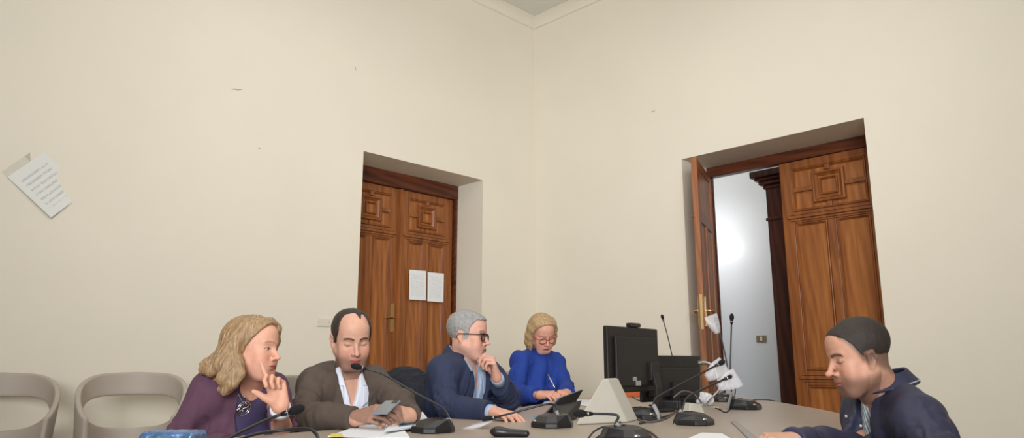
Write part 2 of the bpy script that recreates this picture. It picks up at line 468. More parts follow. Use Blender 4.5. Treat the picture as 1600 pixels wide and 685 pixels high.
def leaf(parent, w_, h, T=.05, edge_plate=False):
    """door leaf in the parent's frame: x 0..w_, front face -y, back +y"""
    st = .105; zr0, zr1, zl0, zl1 = .2, 2.19, .82, 2.19
    bm = bmesh.new()
    zt = h - .07; zm = 2.24; zlow = .86
    boxr(bm, 0, st, -T, 0, 0, h); boxr(bm, w_ - st, w_, -T, 0, 0, h)                      # stiles
    for a, b in ((0, .2), (zlow - .06, zlow + .06), (zm - .05, zm + .05), (zt, h)): boxr(bm, st, w_ - st, -T, 0, a, b)
    boxr(bm, w_ / 2 - .035, w_ / 2 + .035, -T * .94, -.001, .2, zlow - .06)
    boxr(bm, w_ / 2 - .035, w_ / 2 + .035, -T * .94, -.001, zlow + .06, zm - .05)
    for z in (zm, zlow):
        boxr(bm, .05, w_ - .05, -T - .022, -T + .001, z - .012, z + .014)
        boxr(bm, .07, w_ - .07, -T - .013, -T + .001, z - .034, z - .016)
        boxr(bm, .07, w_ - .07, -T - .012, -T + .001, z + .018, z + .032)
    o = bm_obj('door_leaf', bm, OAK, parent, local=True, bevel=.004)
    pb = bmesh.new()
    boxr(pb, st - .01, w_ - st + .01, -T + .018, -.012, .19, h - .06)
    bm_obj('panel', pb, OAK_L, o, local=True)
    mb = bmesh.new()
    y0 = -T + .018
    for xa, xb in ((st, w_ / 2 - .035), (w_ / 2 + .035, w_ - st)):
        for za, zb in ((.2, zlow - .06), (zlow + .06, zm - .05)):
            moulding(mb, xa, xb, za, zb, .028, .022, y0)
    moulding(mb, st, w_ - st, zm + .05, zt, .026, .024, y0)
    cx, cz = w_ / 2, (zm + .05 + zt) / 2
    q = min((w_ - 2 * st) * .36, (zt - zm - .05) * .36)
    moulding(mb, cx - q, cx + q, cz - q, cz + q, .05, .032, y0)
    moulding(mb, cx - q + .062, cx + q - .062, cz - q + .062, cz + q - .062, .022, .026, y0)
    for sx in (-1, 1):
        xe = st + .01 if sx < 0 else w_ - st - .01
        a, b = sorted((cx + sx * q, xe)); boxr(mb, a, b, y0 - .028, y0, cz - .02, cz + .02)
        ze = zm + .06 if sx < 0 else zt - .01
        a, b = sorted((cz + sx * q, ze)); boxr(mb, cx - .02, cx + .02, y0 - .028, y0, a, b)
    bm_obj('moulding', mb, OAK, o, local=True, bevel=.003)
    return o
def lever_handle(parent, x, z, y, s=-1, d=1):
    """s: face side (-1 front), d: lever direction along x"""
    bm = bmesh.new()
    boxr(bm, x - .021, x + .021, y, y + s * .007, z - .13, z + .12)
    for zz in (z - .13, z + .12): ellip(bm, (x, y + s * .003, zz), (.021, .004, .018), seg=14, rings=6)
    p = bm_obj('handle_plate', bm, BRASS, parent, local=True, bevel=.002)
    bm = bmesh.new()
    tube(bm, catmull([(x, y, z), (x, y + s * .035, z), (x + d * .012, y + s * .05, z), (x + d * .06, y + s * .052, z + .003), (x + d * .115, y + s * .048, z - .008)], 5),
         .0085, 10)
    tube(bm, [(x, y, z), (x, y + s * .02, z)], .015, 12)
    tube(bm, [(x, y + s * .006, z - .075), (x, y + s * .012, z - .075)], .007, 10)
    bm_obj('lever', bm, BRASS, p, smooth=True, local=True)
def set_frame(o, M): o.matrix_basis = M
# door_1, the closed pair in the left wall
RL = .43
d1 = empty('door_1'); tag(d1, 'closed double wooden door with two white notices', 'door', kind='structure')
# local frame: x runs from the right jamb to the left jamb seen from inside -> mirror: use x from left jamb to right jamb
def door_frame_matrix(M, s_start, recess, direction):
    """origin at s_start, local x along +/- wall axis, local -y faces the room"""
    ax = M.to_3x3() @ Vector((1, 0, 0)); ay = M.to_3x3() @ Vector((0, 1, 0))
    x = ax * direction
    m = Matrix((x, ay, Vector((0, 0, 1)))).transposed().to_4x4()
    m.translation = M @ Vector((s_start, recess, 0)); return m
d1.matrix_basis = door_frame_matrix(WL, LS1, RL, -1)
Wd = LS1 - LS0; hw = Wd / 2
bm = bmesh.new()
boxr(bm, 0, Wd, -.045, .06, DH - .15, DH - .002); boxr(bm, .002, .05, -.04, .06, 0, DH - .15); boxr(bm, Wd - .03, Wd - .002, -.04, .06, 0, DH - .15)
boxr(bm, .0, Wd, .055, .069, 0, DH - .01)
f1 = bm_obj('door_frame', bm, OAK_D, d1, local=True, bevel=.004)
for i in range(2):
    e = empty('leaf_assembly', parent=d1)
    e.name = 'door_panel'
    e.location = (.05 + i * (hw - .045), .05, 0)
    lf = leaf(e, hw - .045 + .0, DH - .152)
    e['label'] = ('left closed leaf of the wooden double door', 'right closed leaf with paper notices')[i]
bm = bmesh.new(); tube(bm, [(hw + .0, -.008, 0), (hw + .0, -.008, DH - .155)], .0, 8, flat=(.03, .012)); 
bm_obj('astragal', bm, OAK, d1, local=True)
lever_handle(d1, hw - .055, 1.415, -.002, -1, -1)
# notices taped to the right leaf
PAPER = mat('white_paper', (236, 238, 240), .8)
def printed(name, base=(236, 238, 240), ink=(150, 155, 162), scale=34, density=.5, axis='Z', margin=.12):
    m = mat(name, base, .8); nt = m.node_tree; b = nt.nodes['Principled BSDF']; L = nt.links.new
    tc = nt.nodes.new('ShaderNodeTexCoord'); sp = nt.nodes.new('ShaderNodeSeparateXYZ'); L(tc.outputs['Generated'], sp.inputs[0])
    wv = nt.nodes.new('ShaderNodeMath'); wv.operation = 'MULTIPLY'; wv.inputs[1].default_value = scale
    L(sp.outputs[axis], wv.inputs[0])
    fr = nt.nodes.new('ShaderNodeMath'); fr.operation = 'FRACT'; L(wv.outputs[0], fr.inputs[0])
    gt = nt.nodes.new('ShaderNodeMath'); gt.operation = 'LESS_THAN'; gt.inputs[1].default_value = .4; L(fr.outputs[0], gt.inputs[0])
    mp = nt.nodes.new('ShaderNodeMapping'); mp.inputs['Scale'].default_value = (24, 24, 24); L(tc.outputs['Generated'], mp.inputs['Vector'])
    n = nt.nodes.new('ShaderNodeTexNoise'); n.inputs['Scale'].default_value = 1.1; L(mp.outputs[0], n.inputs['Vector'])
    g2 = nt.nodes.new('ShaderNodeMath'); g2.operation = 'GREATER_THAN'; g2.inputs[1].default_value = 1 - density; L(n.outputs['Fac'], g2.inputs[0])
    mul = nt.nodes.new('ShaderNodeMath'); mul.operation = 'MULTIPLY'; L(gt.outputs[0], mul.inputs[0]); L(g2.outputs[0], mul.inputs[1])
    out = mul.outputs[0]
    for ax in ('X', 'Z' if axis == 'Z' else 'Y'):
        for op, v in (('GREATER_THAN', margin), ('LESS_THAN', 1 - margin)):
            k = nt.nodes.new('ShaderNodeMath'); k.operation = op; k.inputs[1].default_value = v; L(sp.outputs[ax], k.inputs[0])
            q = nt.nodes.new('ShaderNodeMath'); q.operation = 'MULTIPLY'; L(out, q.inputs[0]); L(k.outputs[0], q.inputs[1]); out = q.outputs[0]
    mx = nt.nodes.new('ShaderNodeMix'); mx.data_type = 'RGBA'
    mx.inputs['A'].default_value = srgb(*base); mx.inputs['B'].default_value = srgb(*ink)
    L(out, mx.inputs['Factor']); L(mx.outputs['Result'], b.inputs['Base Color'])
    return m
NOTICE = printed('printed_notice', ink=(200, 203, 208))
def sheet(bm, w_, h, T, bow=.004, nx=8, nz=8):
    vs = []
    for j in range(nz + 1):
        for i in range(nx + 1):
            x, z = w_ * (i / nx - .5), h * (j / nz - .5)
            vs.append((x, -bow * math.cos(math.pi * i / nx * 1.0) * (1 - j / nz), z))
    front = [bm.verts.new((x, y - T, z)) for x, y, z in vs]; back = [bm.verts.new(v) for v in vs]
    for j in range(nz):
        for i in range(nx):
            a = j * (nx + 1) + i
            bm.faces.new((front[a], front[a + 1], front[a + nx + 2], front[a + nx + 1]))
            bm.faces.new((back[a], back[a + nx + 1], back[a + nx + 2], back[a + 1]))
M1 = d1.matrix_basis.copy()
for i, (cx, cz, lab) in enumerate(((hw + .225, 1.75, 'left of two white printed notices taped to the closed wooden door'),
                                   (hw + .455, 1.745, 'right of two white printed notices taped to the closed wooden door'))):
    bm = bmesh.new(); sheet(bm, .212, .297, .0015, bow=.002)
    o = bm_obj('paper_notice', bm, NOTICE); o.matrix_basis = M1 @ Matrix.Translation((cx, -.03, cz)) @ Matrix.Rotation(R(-1.5 + i), 4, 'Y')
    tag(o, lab, 'paper', 'notices taped to the door')

# door_2, right wall: one leaf closed, the other swung into the room
RR = .50 - .02
d2 = empty('door_2'); tag(d2, 'wooden double door, one leaf swung open', 'door', kind='structure')
d2.matrix_basis = door_frame_matrix(WR, RS0, RR - .02, 1)
Wr = RS1 - RS0; hr = Wr / 2
bm = bmesh.new()
boxr(bm, 0, Wr, -.02, .06, DH - .10, DH - .002); boxr(bm, .002, .03, -.02, .06, 0, DH - .1); boxr(bm, Wr - .035, Wr - .002, -.02, .06, 0, DH - .1)
bm_obj('door_frame', bm, OAK_D, d2, local=True, bevel=.004)
e = empty('door_panel', (hr - .09, .04, 0), parent=d2); e['label'] = 'closed right leaf with square carved ornament'
leaf(e, Wr - hr + .03, DH - .105)
# open leaf: hinge at left jamb, swings into the room
e = empty('door_panel', (.035, .0, 0), parent=d2); e['label'] = 'left leaf swung open into the room, seen edge on'
# closed leaf would run along +x; opened it is rotated about z towards -y
e.rotation_euler = (0, 0, R(-69))
lf = leaf(e, hr - .01, DH - .105)
# second face of the open leaf (its back shows to the camera side): plain boards and handles both sides
lever_handle(e, hr - .065, 1.415, -.052, -1, -1)
lever_handle(e, hr - .065, 1.415, .002, 1, -1)
bm = bmesh.new(); boxr(bm, hr - .0105, hr - .008, -.035, -.013, 1.26, 1.55); bm_obj('lock_plate', bm, BRASS, e, local=True)
# dark casing with projecting cap seen in the corridor
q = on_plane(WR, 1.0, 1207, 450)
cs = empty('door_casing'); cs.matrix_basis = WR @ Matrix.Translation((q.x, 1.0, 0))
tag(cs, 'dark wooden casing post with projecting moulded cap beyond the open door', 'door casing')
bm = bmesh.new(); boxr(bm, 0, .5, 0, .24, 0, 2.69); boxr(bm, -.02, .52, -.02, .26, 0, .2); boxr(bm, -.012, .5, -.015, .24, 2.36, 2.39)
bm_obj('post', bm, OAK_DK, cs, local=True, bevel=.006)
bm = bmesh.new()
for a, z0, z1 in ((.02, 2.68, 2.72), (.05, 2.72, 2.76), (.08, 2.76, 2.79), (.11, 2.79, 2.86)): boxr(bm, -a, .5, -a, .26, z0, z1)
bm_obj('cap', bm, OAK_DK, cs, local=True, bevel=.012)
# ------------------------------------------------------------------ fittings on walls
WHITEPL = mat('cream_plastic', (222, 214, 198), .5)
q = on_wall(WL, 505, 504)
fp = empty('blank_wall_plate'); fp.matrix_basis = door_frame_matrix(WL, q.x, 0, -1) @ Matrix.Translation((0, 0, q.z)); tag(fp, 'small cream blank switch plate on the left wall', 'wall plate')
bm = bmesh.new(); boxr(bm, -.06, .06, -.009, -.001, -.035, .035); bm_obj('plate', bm, WHITEPL, fp, local=True, bevel=.004)
ST_ = mat('steel_screw', (170, 168, 160), .4, .8)
for x in (-.05, .05):
    bm = bmesh.new(); ellip(bm, (x, -.009, 0), (.004, .002, .004), seg=10, rings=6); bm_obj('screw', bm, ST_, fp, local=True, smooth=True)
# corridor switch
q = on_plane(WR, CD, 1190, 530)
sw = empty('light_switch'); sw.matrix_basis = WR @ Matrix.Translation((q.x, CD, q.z)); tag(sw, 'small bronze switch plate on the white corridor wall', 'light switch')
bm = bmesh.new(); boxr(bm, -.062, .062, -.01, -.001, -.04, .04); bm_obj('plate', bm, mat('bronze_plate', (136, 124, 98), .4, .4), sw, local=True, bevel=.004)
bm = bmesh.new(); boxr(bm, -.015, .015, -.016, -.009, -.024, .024); bm_obj('rocker', bm, mat('ivory_rocker', (214, 206, 180), .4), sw, local=True, bevel=.002)
# the bulb mirrored on the satin wall
q = on_plane(WR, CD, 1140, 388)
hit = WR @ Matrix.Translation((0, CD, 0)) @ Vector((q.x, 0, q.z))
dv = Vector(hit) - Vector((0, 0, HCAM)); n = WR.to_3x3() @ Vector((0, 1, 0)); rf = dv - 2 * dv.dot(n) * n
bulb(Vector(hit) + rf.normalized() * .75, 26, .05)
bulb(WR @ Vector((3.9, 1.3, 3.9)), 40, .25)
bulb(WR @ Vector((0.6, 1.4, 4.2)), 40, .3)
# tilted paper stuck to the left wall
q = on_wall(WL, 74, 289)
o = empty('wall_notice')
bm = bmesh.new(); sheet(bm, .27, .345, .0015, bow=.012); bm_obj('sheet', bm, printed('faded_notice', (226, 226, 222), (196, 197, 196), 9, .55, margin=.14), o, local=True)
bm = bmesh.new(); sheet(bm, .335, .40, .001, bow=.004); sl_ = bm_obj('plastic_sleeve', bm, mat('cloudy_sleeve', (226, 224, 214), .3, alpha=.35), o, local=True); sl_.location = (.028, .004, .016)
o.matrix_basis = door_frame_matrix(WL, q.x, -.003, -1) @ Matrix.Translation((0, 0, q.z)) @ Matrix.Rotation(R(-49), 4, 'Y')
tag(o, 'tilted white printed sheet in a clear sleeve on the left wall', 'paper')
# scuffs: small chips in the plaster
SC_ = mat('plaster_scuff', (198, 184, 164), .9)
for px, py, M, a, l in ((370, 140, WL, -15, .09), (405, 232, WL, 10, .02), (555, 107, WL, 70, .04), (1021, 174, WR, -15, .05)):
    q = on_wall(M, px, py); bm = bmesh.new(); tube(bm, [(-l / 2, 0, 0), (-l * .2, -.001, .004), (l * .1, -.001, -.003), (l / 2, 0, .002)], [.002, .005, .004, .002], 6)
    o = bm_obj('trim_scuff', bm, SC_, smooth=True); o.matrix_basis = door_frame_matrix(M, q.x, -.001, -1 if M is WL else 1) @ Matrix.Translation((0, 0, q.z)) @ Matrix.Rotation(R(a), 4, 'Y')
    o.name = 'trim_2'; tag(o, kind='structure')
# ------------------------------------------------------------------ people
SKIN = mat('skin', (205, 150, 125), .5, attr='col', var=.05, vscale=60, sss=.06, spec=.3)
def cloth(name, rgb, rough=.85, bump=.12, bscale=420, var=.06, vscale=18, **k): return mat(name, rgb, rough, bump=bump, bscale=bscale, var=var, vscale=vscale, **k)
def lin(r, g, b): return np.array(srgb(r, g, b)[:3])
def head_prims(S, H, q, sc=1.0, ears=True):
    ey_ = q.get('ear_y', 0.0)
    """q: dict of face options. All in the head frame: x person's right, y forward, z up; origin midway between ears at eye level"""
    s = sc; jw = q.get('jaw', 1.0); fat = q.get('fat', 0.0); A = lambda *v: tuple(c * s for c in v)
    S.ell(A(0, -.014, .040), A(.0755, .095, .080), H, .0)
    S.ell(A(0, .030, -.020), A(.062, .060, .084), H, .03)
    S.ell(A(0, .050, .050), A(.055, .040, .048), H, .02)                         # forehead
    S.rc(A(-.024 * jw, .062, -.096), A(.024 * jw, .062, -.096), .022 * s, .022 * s, .022, H)   # chin
    for x in (-1, 1):
        S.rc(A(x * .054 * jw, -.002, -.050), A(x * .022 * jw, .060, -.094), (.018 + fat) * s, (.018 + fat * .5) * s, .03, H)
        S.ell(A(x * .040, .060, -.026), A(.021, .020, .022), H, .02)             # cheekbone
        S.ell(A(x * .036, .060, -.055), A(.020 + fat, .022, .026), H, .025)
        S.rc(A(x * .012, .083, .022), A(x * .040, .070, .024), .009 * s, .008 * s, .012, H)    # brow ridge
        S.ell(A(x * .033, .096, .000), A(.017, .017, .0125), H, .014, sub=True)  # socket
        S.ell(A(x * .032, .070, .0005), A(.0135, .0135, .0125), H, .004)         # eyeball with lids
        S.rc(A(x * .018, .0795, .004), A(x * .045, .070, .003), .0035 * s, .003 * s, .004, H)    # upper lid
        S.rc(A(x * .020, .079, -.009), A(x * .043, .072, -.008), .003 * s, .0025 * s, .006, H)  # lower lid
    ns = q.get('nose', 1.0)
    S.rc(A(0, .083, .012), A(0, .098 + .008 * ns, -.030), .007 * s, .0085 * s, .010, H)
    S.ell(A(0, .099 + .011 * ns, -.0335), A(.0095, .0105, .0085), H, .007)
    for x in (-1, 1):
        S.ell(A(x * .0125, .096, -.037), A(.0068, .0095, .0068), H, .006)
        S.ell(A(x * .0065, .104, -.0445), A(.0035, .005, .003), H, .003, sub=True)
    # muzzle, lips
    S.ell(A(0, .074, -.064), A(.030, .022, .024), H, .018)
    S.rc(A(-.016, .092, -.0625), A(.016, .092, -.0625), .0052 * s, .0052 * s, .006, H)
    S.ell(A(0, .094, -.0615), A(.014, .0075, .0058), H, .005)
    S.ell(A(0, .0925, -.073), A(.017, .0085, .0062), H, .006)
    S.rc(A(-.022, .094, -.0675), A(.022, .094, -.0675), .0016 * s, .0016 * s, .003, H, sub=True)
    S.ell(A(0, .100, -.084), A(.016, .010, .0045), H, .010, sub=True)
    if ears:
        for x in (-1, 1):
            S.rc(A(x * .074, -.004 + ey_, .008), A(x * .080, -.020 + ey_, .013), .0055 * s, .0055 * s, .006, H)
            S.rc(A(x * .080, -.020 + ey_, .013), A(x * .0805, -.026 + ey_, -.008), .0055 * s, .005 * s, .006, H)
            S.rc(A(x * .0805, -.026 + ey_, -.008), A(x * .073, -.008 + ey_, -.038), .005 * s, .006 * s, .006, H)
            S.rc(A(x * .073, -.010 + ey_, .006), A(x * .073, -.008 + ey_, -.032), .009 * s, .007 * s, .008, H)
            S.ell(A(x * .0845, -.013 + ey_, -.006), A(.005, .008, .013), H, .006, sub=True)
    return S

def hand_prims(S, wrist, fwd, dorsal, side, curl=(.5, .5, .55, .6), spread=.06, thumb=None, size=1.0):
    """side: -1 right hand, +1 left hand (which way the thumb lies along x = fwd x dorsal)"""
    y = nrm(fwd); z = np.array(dorsal, float); z = nrm(z - y * np.dot(z, y)); x = np.cross(y, z)
    H = Fr(wrist, x, y, z); u = size
    kx = [.029, .0095, -.0105, -.029]; ky = [.088, .093, .088, .078]
    lens = [(.042, .025, .021), (.046, .029, .022), (.042, .027, .021), (.034, .020, .019)]
    rad = [.0092, .0095, .009, .0078]
    S.rc((side * .008, 0, 0), (side * .014, .045, -.002), .021 * u, .017 * u, .02, H)
    S.rc((-side * .010, 0, 0), (-side * .018, .045, -.002), .020 * u, .015 * u, .02, H)
    tips = []
    for i in range(4):
        a = np.array((side * kx[i] * u, ky[i] * u, 0)); m = np.array((side * kx[i] * .55 * u, .012 * u, 0))
        S.rc(m, a, .0145 * u, (rad[i] + .0022) * u, .012, H)
        ang = 0.0; p = a; cu = curl[i]; cu = cu if isinstance(cu, (list, tuple)) else (cu, cu * 1.2, cu * .7)
        sp = side * spread * (1.5 - i) / 1.5
        for j in range(3):
            ang += cu[j]; L_ = lens[i][j] * u
            d = np.array((math.sin(sp) * math.cos(ang), math.cos(ang) * math.cos(sp), -math.sin(ang)))
            n = p + d * L_
            S.rc(p, n, (rad[i] - .0006 * j) * u, (rad[i] - .0006 * (j + 1)) * u, .0022, H)
            p = n
        tips.append(H.w(p))
    th = thumb or [(.022, .022, -.008), (.046, .052, -.020), (.052, .082, -.024), (.050, .106, -.026)]
    th = [np.array((side * a_[0], a_[1], a_[2])) * u for a_ in th]
    for (a_, b_), (ra, rb) in zip(zip(th[:-1], th[1:]), ((.0165, .0125), (.0115, .0105), (.0102, .0088))): S.rc(a_, b_, ra * u, rb * u, .006, H)
    return H, tips

class Person:
    def __init__(p, **k): p.__dict__.update(k)
def torso_frame(J):
    ex = nrm(J['shR'] - J['shL']); up = nrm(J['neck'] - J['hip'])
    ey = nrm(np.cross(up, ex)); ez = np.cross(ex, ey)
    return Fr((J['shR'] + J['shL']) / 2, ex, ey, ez)
def torso_prims(S, J, inf=0.0, w=1.0, depth=1.0, belly=0.0, bust=0.0, neck=False, lower=True):
    T = torso_frame(J); sw = np.linalg.norm(J['shR'] - J['shL']) / 2
    ln = np.linalg.norm(J['hip'] - T.o)
    hipz = T.loc(J['hip'][None])[0]
    S.ell((0, .0, -.13), (sw * .95 * w + inf, .108 * depth + inf, .185 + inf), T, .0)
    S.ell((0, -.025, -.06), (sw * .96 + inf, .085 * depth + inf, .10 + inf), T, .05)
    S.rc((-sw * .82, -.01, -.018), (sw * .82, -.01, -.018), .048 + inf, .048 + inf, .05, T)
    nk = T.loc(J['neck'][None])[0]
    for x in (-1, 1): S.rc((x * .03, nk[1] * .6 - .02, nk[2] * .5), (x * sw * .8, -.015, -.002), .042 + inf, .046 + inf, .05, T)
    if bust:
        for x in (-1, 1): S.ell((x * .078, .075 + bust * .3, -.185), (.07 + inf, .055 + bust + inf, .065 + inf), T, .05)
    if lower:
        mid = (np.array((0, 0, -.2)) + hipz * 1.0) / 2 + np.array((0, .012 + belly * .5, -.03))
        S.ell(mid, (.150 * w + inf, .112 * depth + belly + inf, .17 + inf), T, .06)
        S.ell(hipz + np.array((0, .0, .0)), (.172 * w + inf, .125 * depth + inf, .13 + inf), T, .06)
    return T
def arm_prims(S, J, sd, inf=0.0, up=(.050, .040), fo=(.040, .027), cut=None, k=.03):
    """cut: fraction of forearm where the sleeve ends"""
    sh, el, wr = J['sh' + sd], J['el' + sd], J['wr' + sd]
    S.rc(sh, el, up[0] + inf, up[1] + inf, k)
    if cut is None: S.rc(el, wr, fo[0] + inf, fo[1] + inf, .02)
    else:
        e = el + (wr - el) * cut; d = nrm(wr - el)
        S.rc(el, e, fo[0] + inf, fo[0] + (fo[1] - fo[0]) * cut + inf, .02)
        a = np.cross(d, (0, 0, 1.0)); a = nrm(a) if np.linalg.norm(a) > 1e-3 else np.array((1., 0, 0))
        F = Fr(e + d * .06, d, a, np.cross(d, a))
        S.box((0, 0, 0), (.06, .075, .075), F, .0, .003, sub=True)
def body(root, J, H, q, skin, extra=None, hands=(), res=.003):
    S = SDF(); head_prims(S, H, q, q.get('sc', 1.0))
    nb = J['neck']; a = H.w((0, -.022, -.052))
    S.rc(a, nb, .054 * q.get('nk', 1), .058 * q.get('nk', 1), .03)
    S.rc(H.w((0, .030, -.085)), nb + H.d((0, .03, 0)), .030, .040, .03)
    torso_prims(S, J, -.012, q.get('w', 1), .95)
    for sd in 'RL': arm_prims(S, J, sd, -.004, up=(.044, .037), fo=(.036, .0245))
    for h in hands: hand_prims(S, **h)
    for i in (0, 1):
        x = (-1, 1)[i]; T = torso_frame(J)
        fw = nrm(np.array((T.M[0, 1], T.M[1, 1], 0))); rt = np.array((fw[1], -fw[0], 0))
        hp = J['hip'] + rt * x * .09; kn = hp + fw * .40 + np.array((0, 0, -.03)) + rt * x * .04; an = kn + fw * .03 + np.array((0, 0, 0.10 - kn[2]))
        S.rc(hp, kn, .075, .052, .03); S.rc(kn, an, .050, .034, .02); S.rc(an + (0, 0, -.04), an + fw * .13 + (0, 0, -.07), .032, .025, .02)
        J['leg%d' % i] = (hp, kn, an, fw)
    V, Q = S.mesh(res, 1)
    L = H.loc(V); s = q.get('sc', 1.0); L = L / s
    base = lin(*skin); C = np.tile(base, (len(V), 1))
    x, y, z = L.T; ax = np.abs(x); face = (y > .02) & (z > -.13) & (z < .13) & (ax < .09)
    def blend(m, col, f): 
        f = np.clip(f, 0, 1)[:, None] * m[:, None]; C[:] = C * (1 - f) + np.array(col) * f
    blend(face, lin(*q.get('flush', (208, 128, 108))), .35 * np.exp(-(((ax - .04) / .02) ** 2 + ((z + .035) / .022) ** 2)))
    blend(face, lin(*q.get('flush', (208, 128, 108))), .4 * np.exp(-((x / .012) ** 2 + ((z + .034) / .014) ** 2)) * (y > .095))
    if q.get('stubble'):
        f = 1 / (1 + np.exp((z + .050 + .5 * np.maximum(0, ax - .045) - .35 * np.maximum(0, .03 - y)) / .006))
        blend((z > -.16) & (y > -.02) & (ax < .09), lin(*q.get('stubc', (100, 76, 66))), q['stubble'] * f)
    blend((y < .02) & (z > -.2) & (y > -.12), base * .92, .3 * np.ones(len(V)))
    lip = np.exp(-(((ax / .022) ** 4 + ((z + .0672) / .0095) ** 4)))
    blend(face & (y > .07), lin(*q.get('lips', (168, 88, 80))), lip * 1.0)
    blend(face & (y > .07), lin(90, 40, 38), np.exp(-((ax / .02) ** 6 + ((z + .0675) / .0017) ** 2)))
    bz = .0205 + .004 * np.sin(np.clip((ax - .012) / .036, 0, 1) * math.pi) + q.get('browz', 0)
    brow = np.exp(-((z - bz - .002) / q.get('browt', .0036)) ** 4) * (ax > .011) * (ax < .049)
    blend(face & (y > .04), lin(*q.get('brow', (60, 42, 34))), brow * q.get('browa', .85))
    ex_ = (ax - .0315)
    if q.get('eyes') == 'open':
        eye = (np.abs(ex_) < .0135) & (np.abs(z + .0015) < .0046 * np.sqrt(np.clip(1 - (ex_ / .0135) ** 2, 0, 1)))
        blend(face & eye, lin(190, 178, 170), np.ones(len(V)) * .8)
        ir = (ex_ - q.get('gaze', 0) * np.sign(x)) ** 2 + (z + .001) ** 2 < .0055 ** 2
        blend(face & eye & ir, lin(52, 36, 28), np.ones(len(V)))
        lz = .0045 - 18 * ex_ ** 2
        blend(face & (np.abs(ex_) < .016), lin(50, 34, 30), .85 * np.exp(-((z - lz) / .0018) ** 2))
    else:
        lz = -.0045 + 14 * ex_ ** 2
        blend(face & (np.abs(ex_) < .0155), lin(62, 40, 34), .85 * np.exp(-((z - lz) / .0020) ** 2))
        blend(face, base * .72, .45 * np.exp(-((ex_ / .016) ** 2 + ((z - .001) / .009) ** 2)))
    if extra: extra(L, C, blend)
    # fingernails
    return mesh_obj('body', V, Q, SKIN, root, colors=np.clip(C, 0, 1))
def hair_cap(H, q, region, t=.006, name='hair', disp=None, res=.003):
    S0 = head_prims(SDF(), H, q, q.get('sc', 1.0), ears=False)
    S = SDF(); c = H.w((0, -.01, .03))
    s = q.get('sc', 1.0)
    def fn(Q):
        L = H.loc(Q) / s
        tt = t(L) if callable(t) else t
        return np.maximum(S0.ev(Q) - tt, region(L))
    S.gen(fn, c, .16, 0.0); S.disp = disp
    return S
def legs_clothes(root, J, m, shoe_m):
    S = SDF()
    T = torso_frame(J); S.ell(T.loc(J['hip'][None])[0] + np.array((0, 0, -.02)), (.19, .15, .125), T, 0)
    for i in (0, 1):
        hp, kn, an, fw = J['leg%d' % i]
        S.rc(hp, kn, .088, .066, .04); S.rc(kn, an, .062, .052, .03)
    S.disp = wrinkle(.003, 30, 5)
    sdf_obj('trousers', S, m, root, .008, 1)
    for i in (0, 1):
        hp, kn, an, fw = J['leg%d' % i]; S = SDF()
        S.rc(an + (0, 0, -.045), an + fw * .15 + (0, 0, -.063), .044, .034, .03)
        F = Fr(an + (0, 0, -.16), (1, 0, 0), (0, 1, 0), (0, 0, 1)); S.box((0, 0, 0), (.3, .3, .062), F, 0, .002, sub=True)
        sdf_obj('shoe', S, shoe_m, root, .006, 1)
def interp(xs, ys):
    xs, ys = np.array(xs, float), np.array(ys, float); g = np.linspace(xs[0], xs[-1], 200); v = np.interp(g, xs, ys)
    for _ in range(3): v = np.convolve(np.pad(v, 12, mode='edge'), np.ones(25) / 25, 'valid')
    return lambda q: float(np.interp(q, g, v))
def raymarch(S, px, py, off=.0, t0=1.5, t1=6.0):
    t = t0
    while t < t1:
        p = P(px, py, t); d = float(S.ev(p[None])[0]) - off
        if d < .0008: return p
        t += max(d * .8, .001)
    return P(px, py, t1)
def ribbon(pts, nrms, w_, th, closed=False):
    """band along pts, width vector per point in nrms, thickness th outwards; returns bmesh"""
    bm = bmesh.new(); n = len(pts); rings = []
    for i in range(n):
        p = np.array(pts[i]); wv = np.array(nrms[i]) * w_
        t = np.array(pts[min(i + 1, n - 1)]) - np.array(pts[max(i - 1, 0)]); o = np.cross(t, wv); o = o / (np.linalg.norm(o) + 1e-9) * th / 2
        rings.append([bm.verts.new(Vector(p - wv / 2 - o)), bm.verts.new(Vector(p + wv / 2 - o)), bm.verts.new(Vector(p + wv / 2 + o)), bm.verts.new(Vector(p - wv / 2 + o))])
    for a, b in zip(rings[:-1], rings[1:]):
        for k in range(4): bm.faces.new((a[k], a[(k + 1) % 4], b[(k + 1) % 4], b[k]))
    bm.faces.new(rings[0]); bm.faces.new(rings[-1][::-1]); return bm
def drape(S, T, L_edge, R_edge, off=.004, th=.003, nu=6, nv=16, ystart=.30):
    """patch between two polylines given in the torso frame (x,z); hugs the surface of S seen from the front"""
    def res_(pl, n):
        pl = np.array(pl, float); d = np.r_[0, np.cumsum(np.linalg.norm(np.diff(pl, axis=0), axis=1))]; t = np.linspace(0, d[-1], n)
        return np.stack([np.interp(t, d, pl[:, 0]), np.interp(t, d, pl[:, 1])], 1)
    a, b = res_(L_edge, nv), res_(R_edge, nv)
    g = np.array([[a[j] + (b[j] - a[j]) * i / nu for i in range(nu + 1)] for j in range(nv)]).reshape(-1, 2)
    y = np.full(len(g), ystart)
    for _ in range(40):
        Q = T.o + np.stack([g[:, 0], y, g[:, 1]], 1) @ T.M.T
        d = S.ev(Q); y = np.where(y > -.12, y - np.maximum(d - off, -.01) * .8, y)
    out = T.o + np.stack([g[:, 0], y, g[:, 1]], 1) @ T.M.T
    bk = T.o + np.stack([g[:, 0], y - th, g[:, 1]], 1) @ T.M.T
    n = len(g); V = np.concatenate([out, bk]); F = []
    W = nu + 1
    for j in range(nv - 1):
        for i in range(nu):
            p = j * W + i; F.append((p, p + 1, p + 1 + W, p + W)); F.append((n + p, n + p + W, n + p + 1 + W, n + p + 1))
    for j in range(nv - 1):
        for i in (0, nu):
            p = j * W + i; F.append((p, p + W, n + p + W, n + p))
    for i in range(nu):
        for j in (0, nv - 1):
            p = j * W + i; F.append((p, p + 1, n + p + 1, n + p))
    return V, F
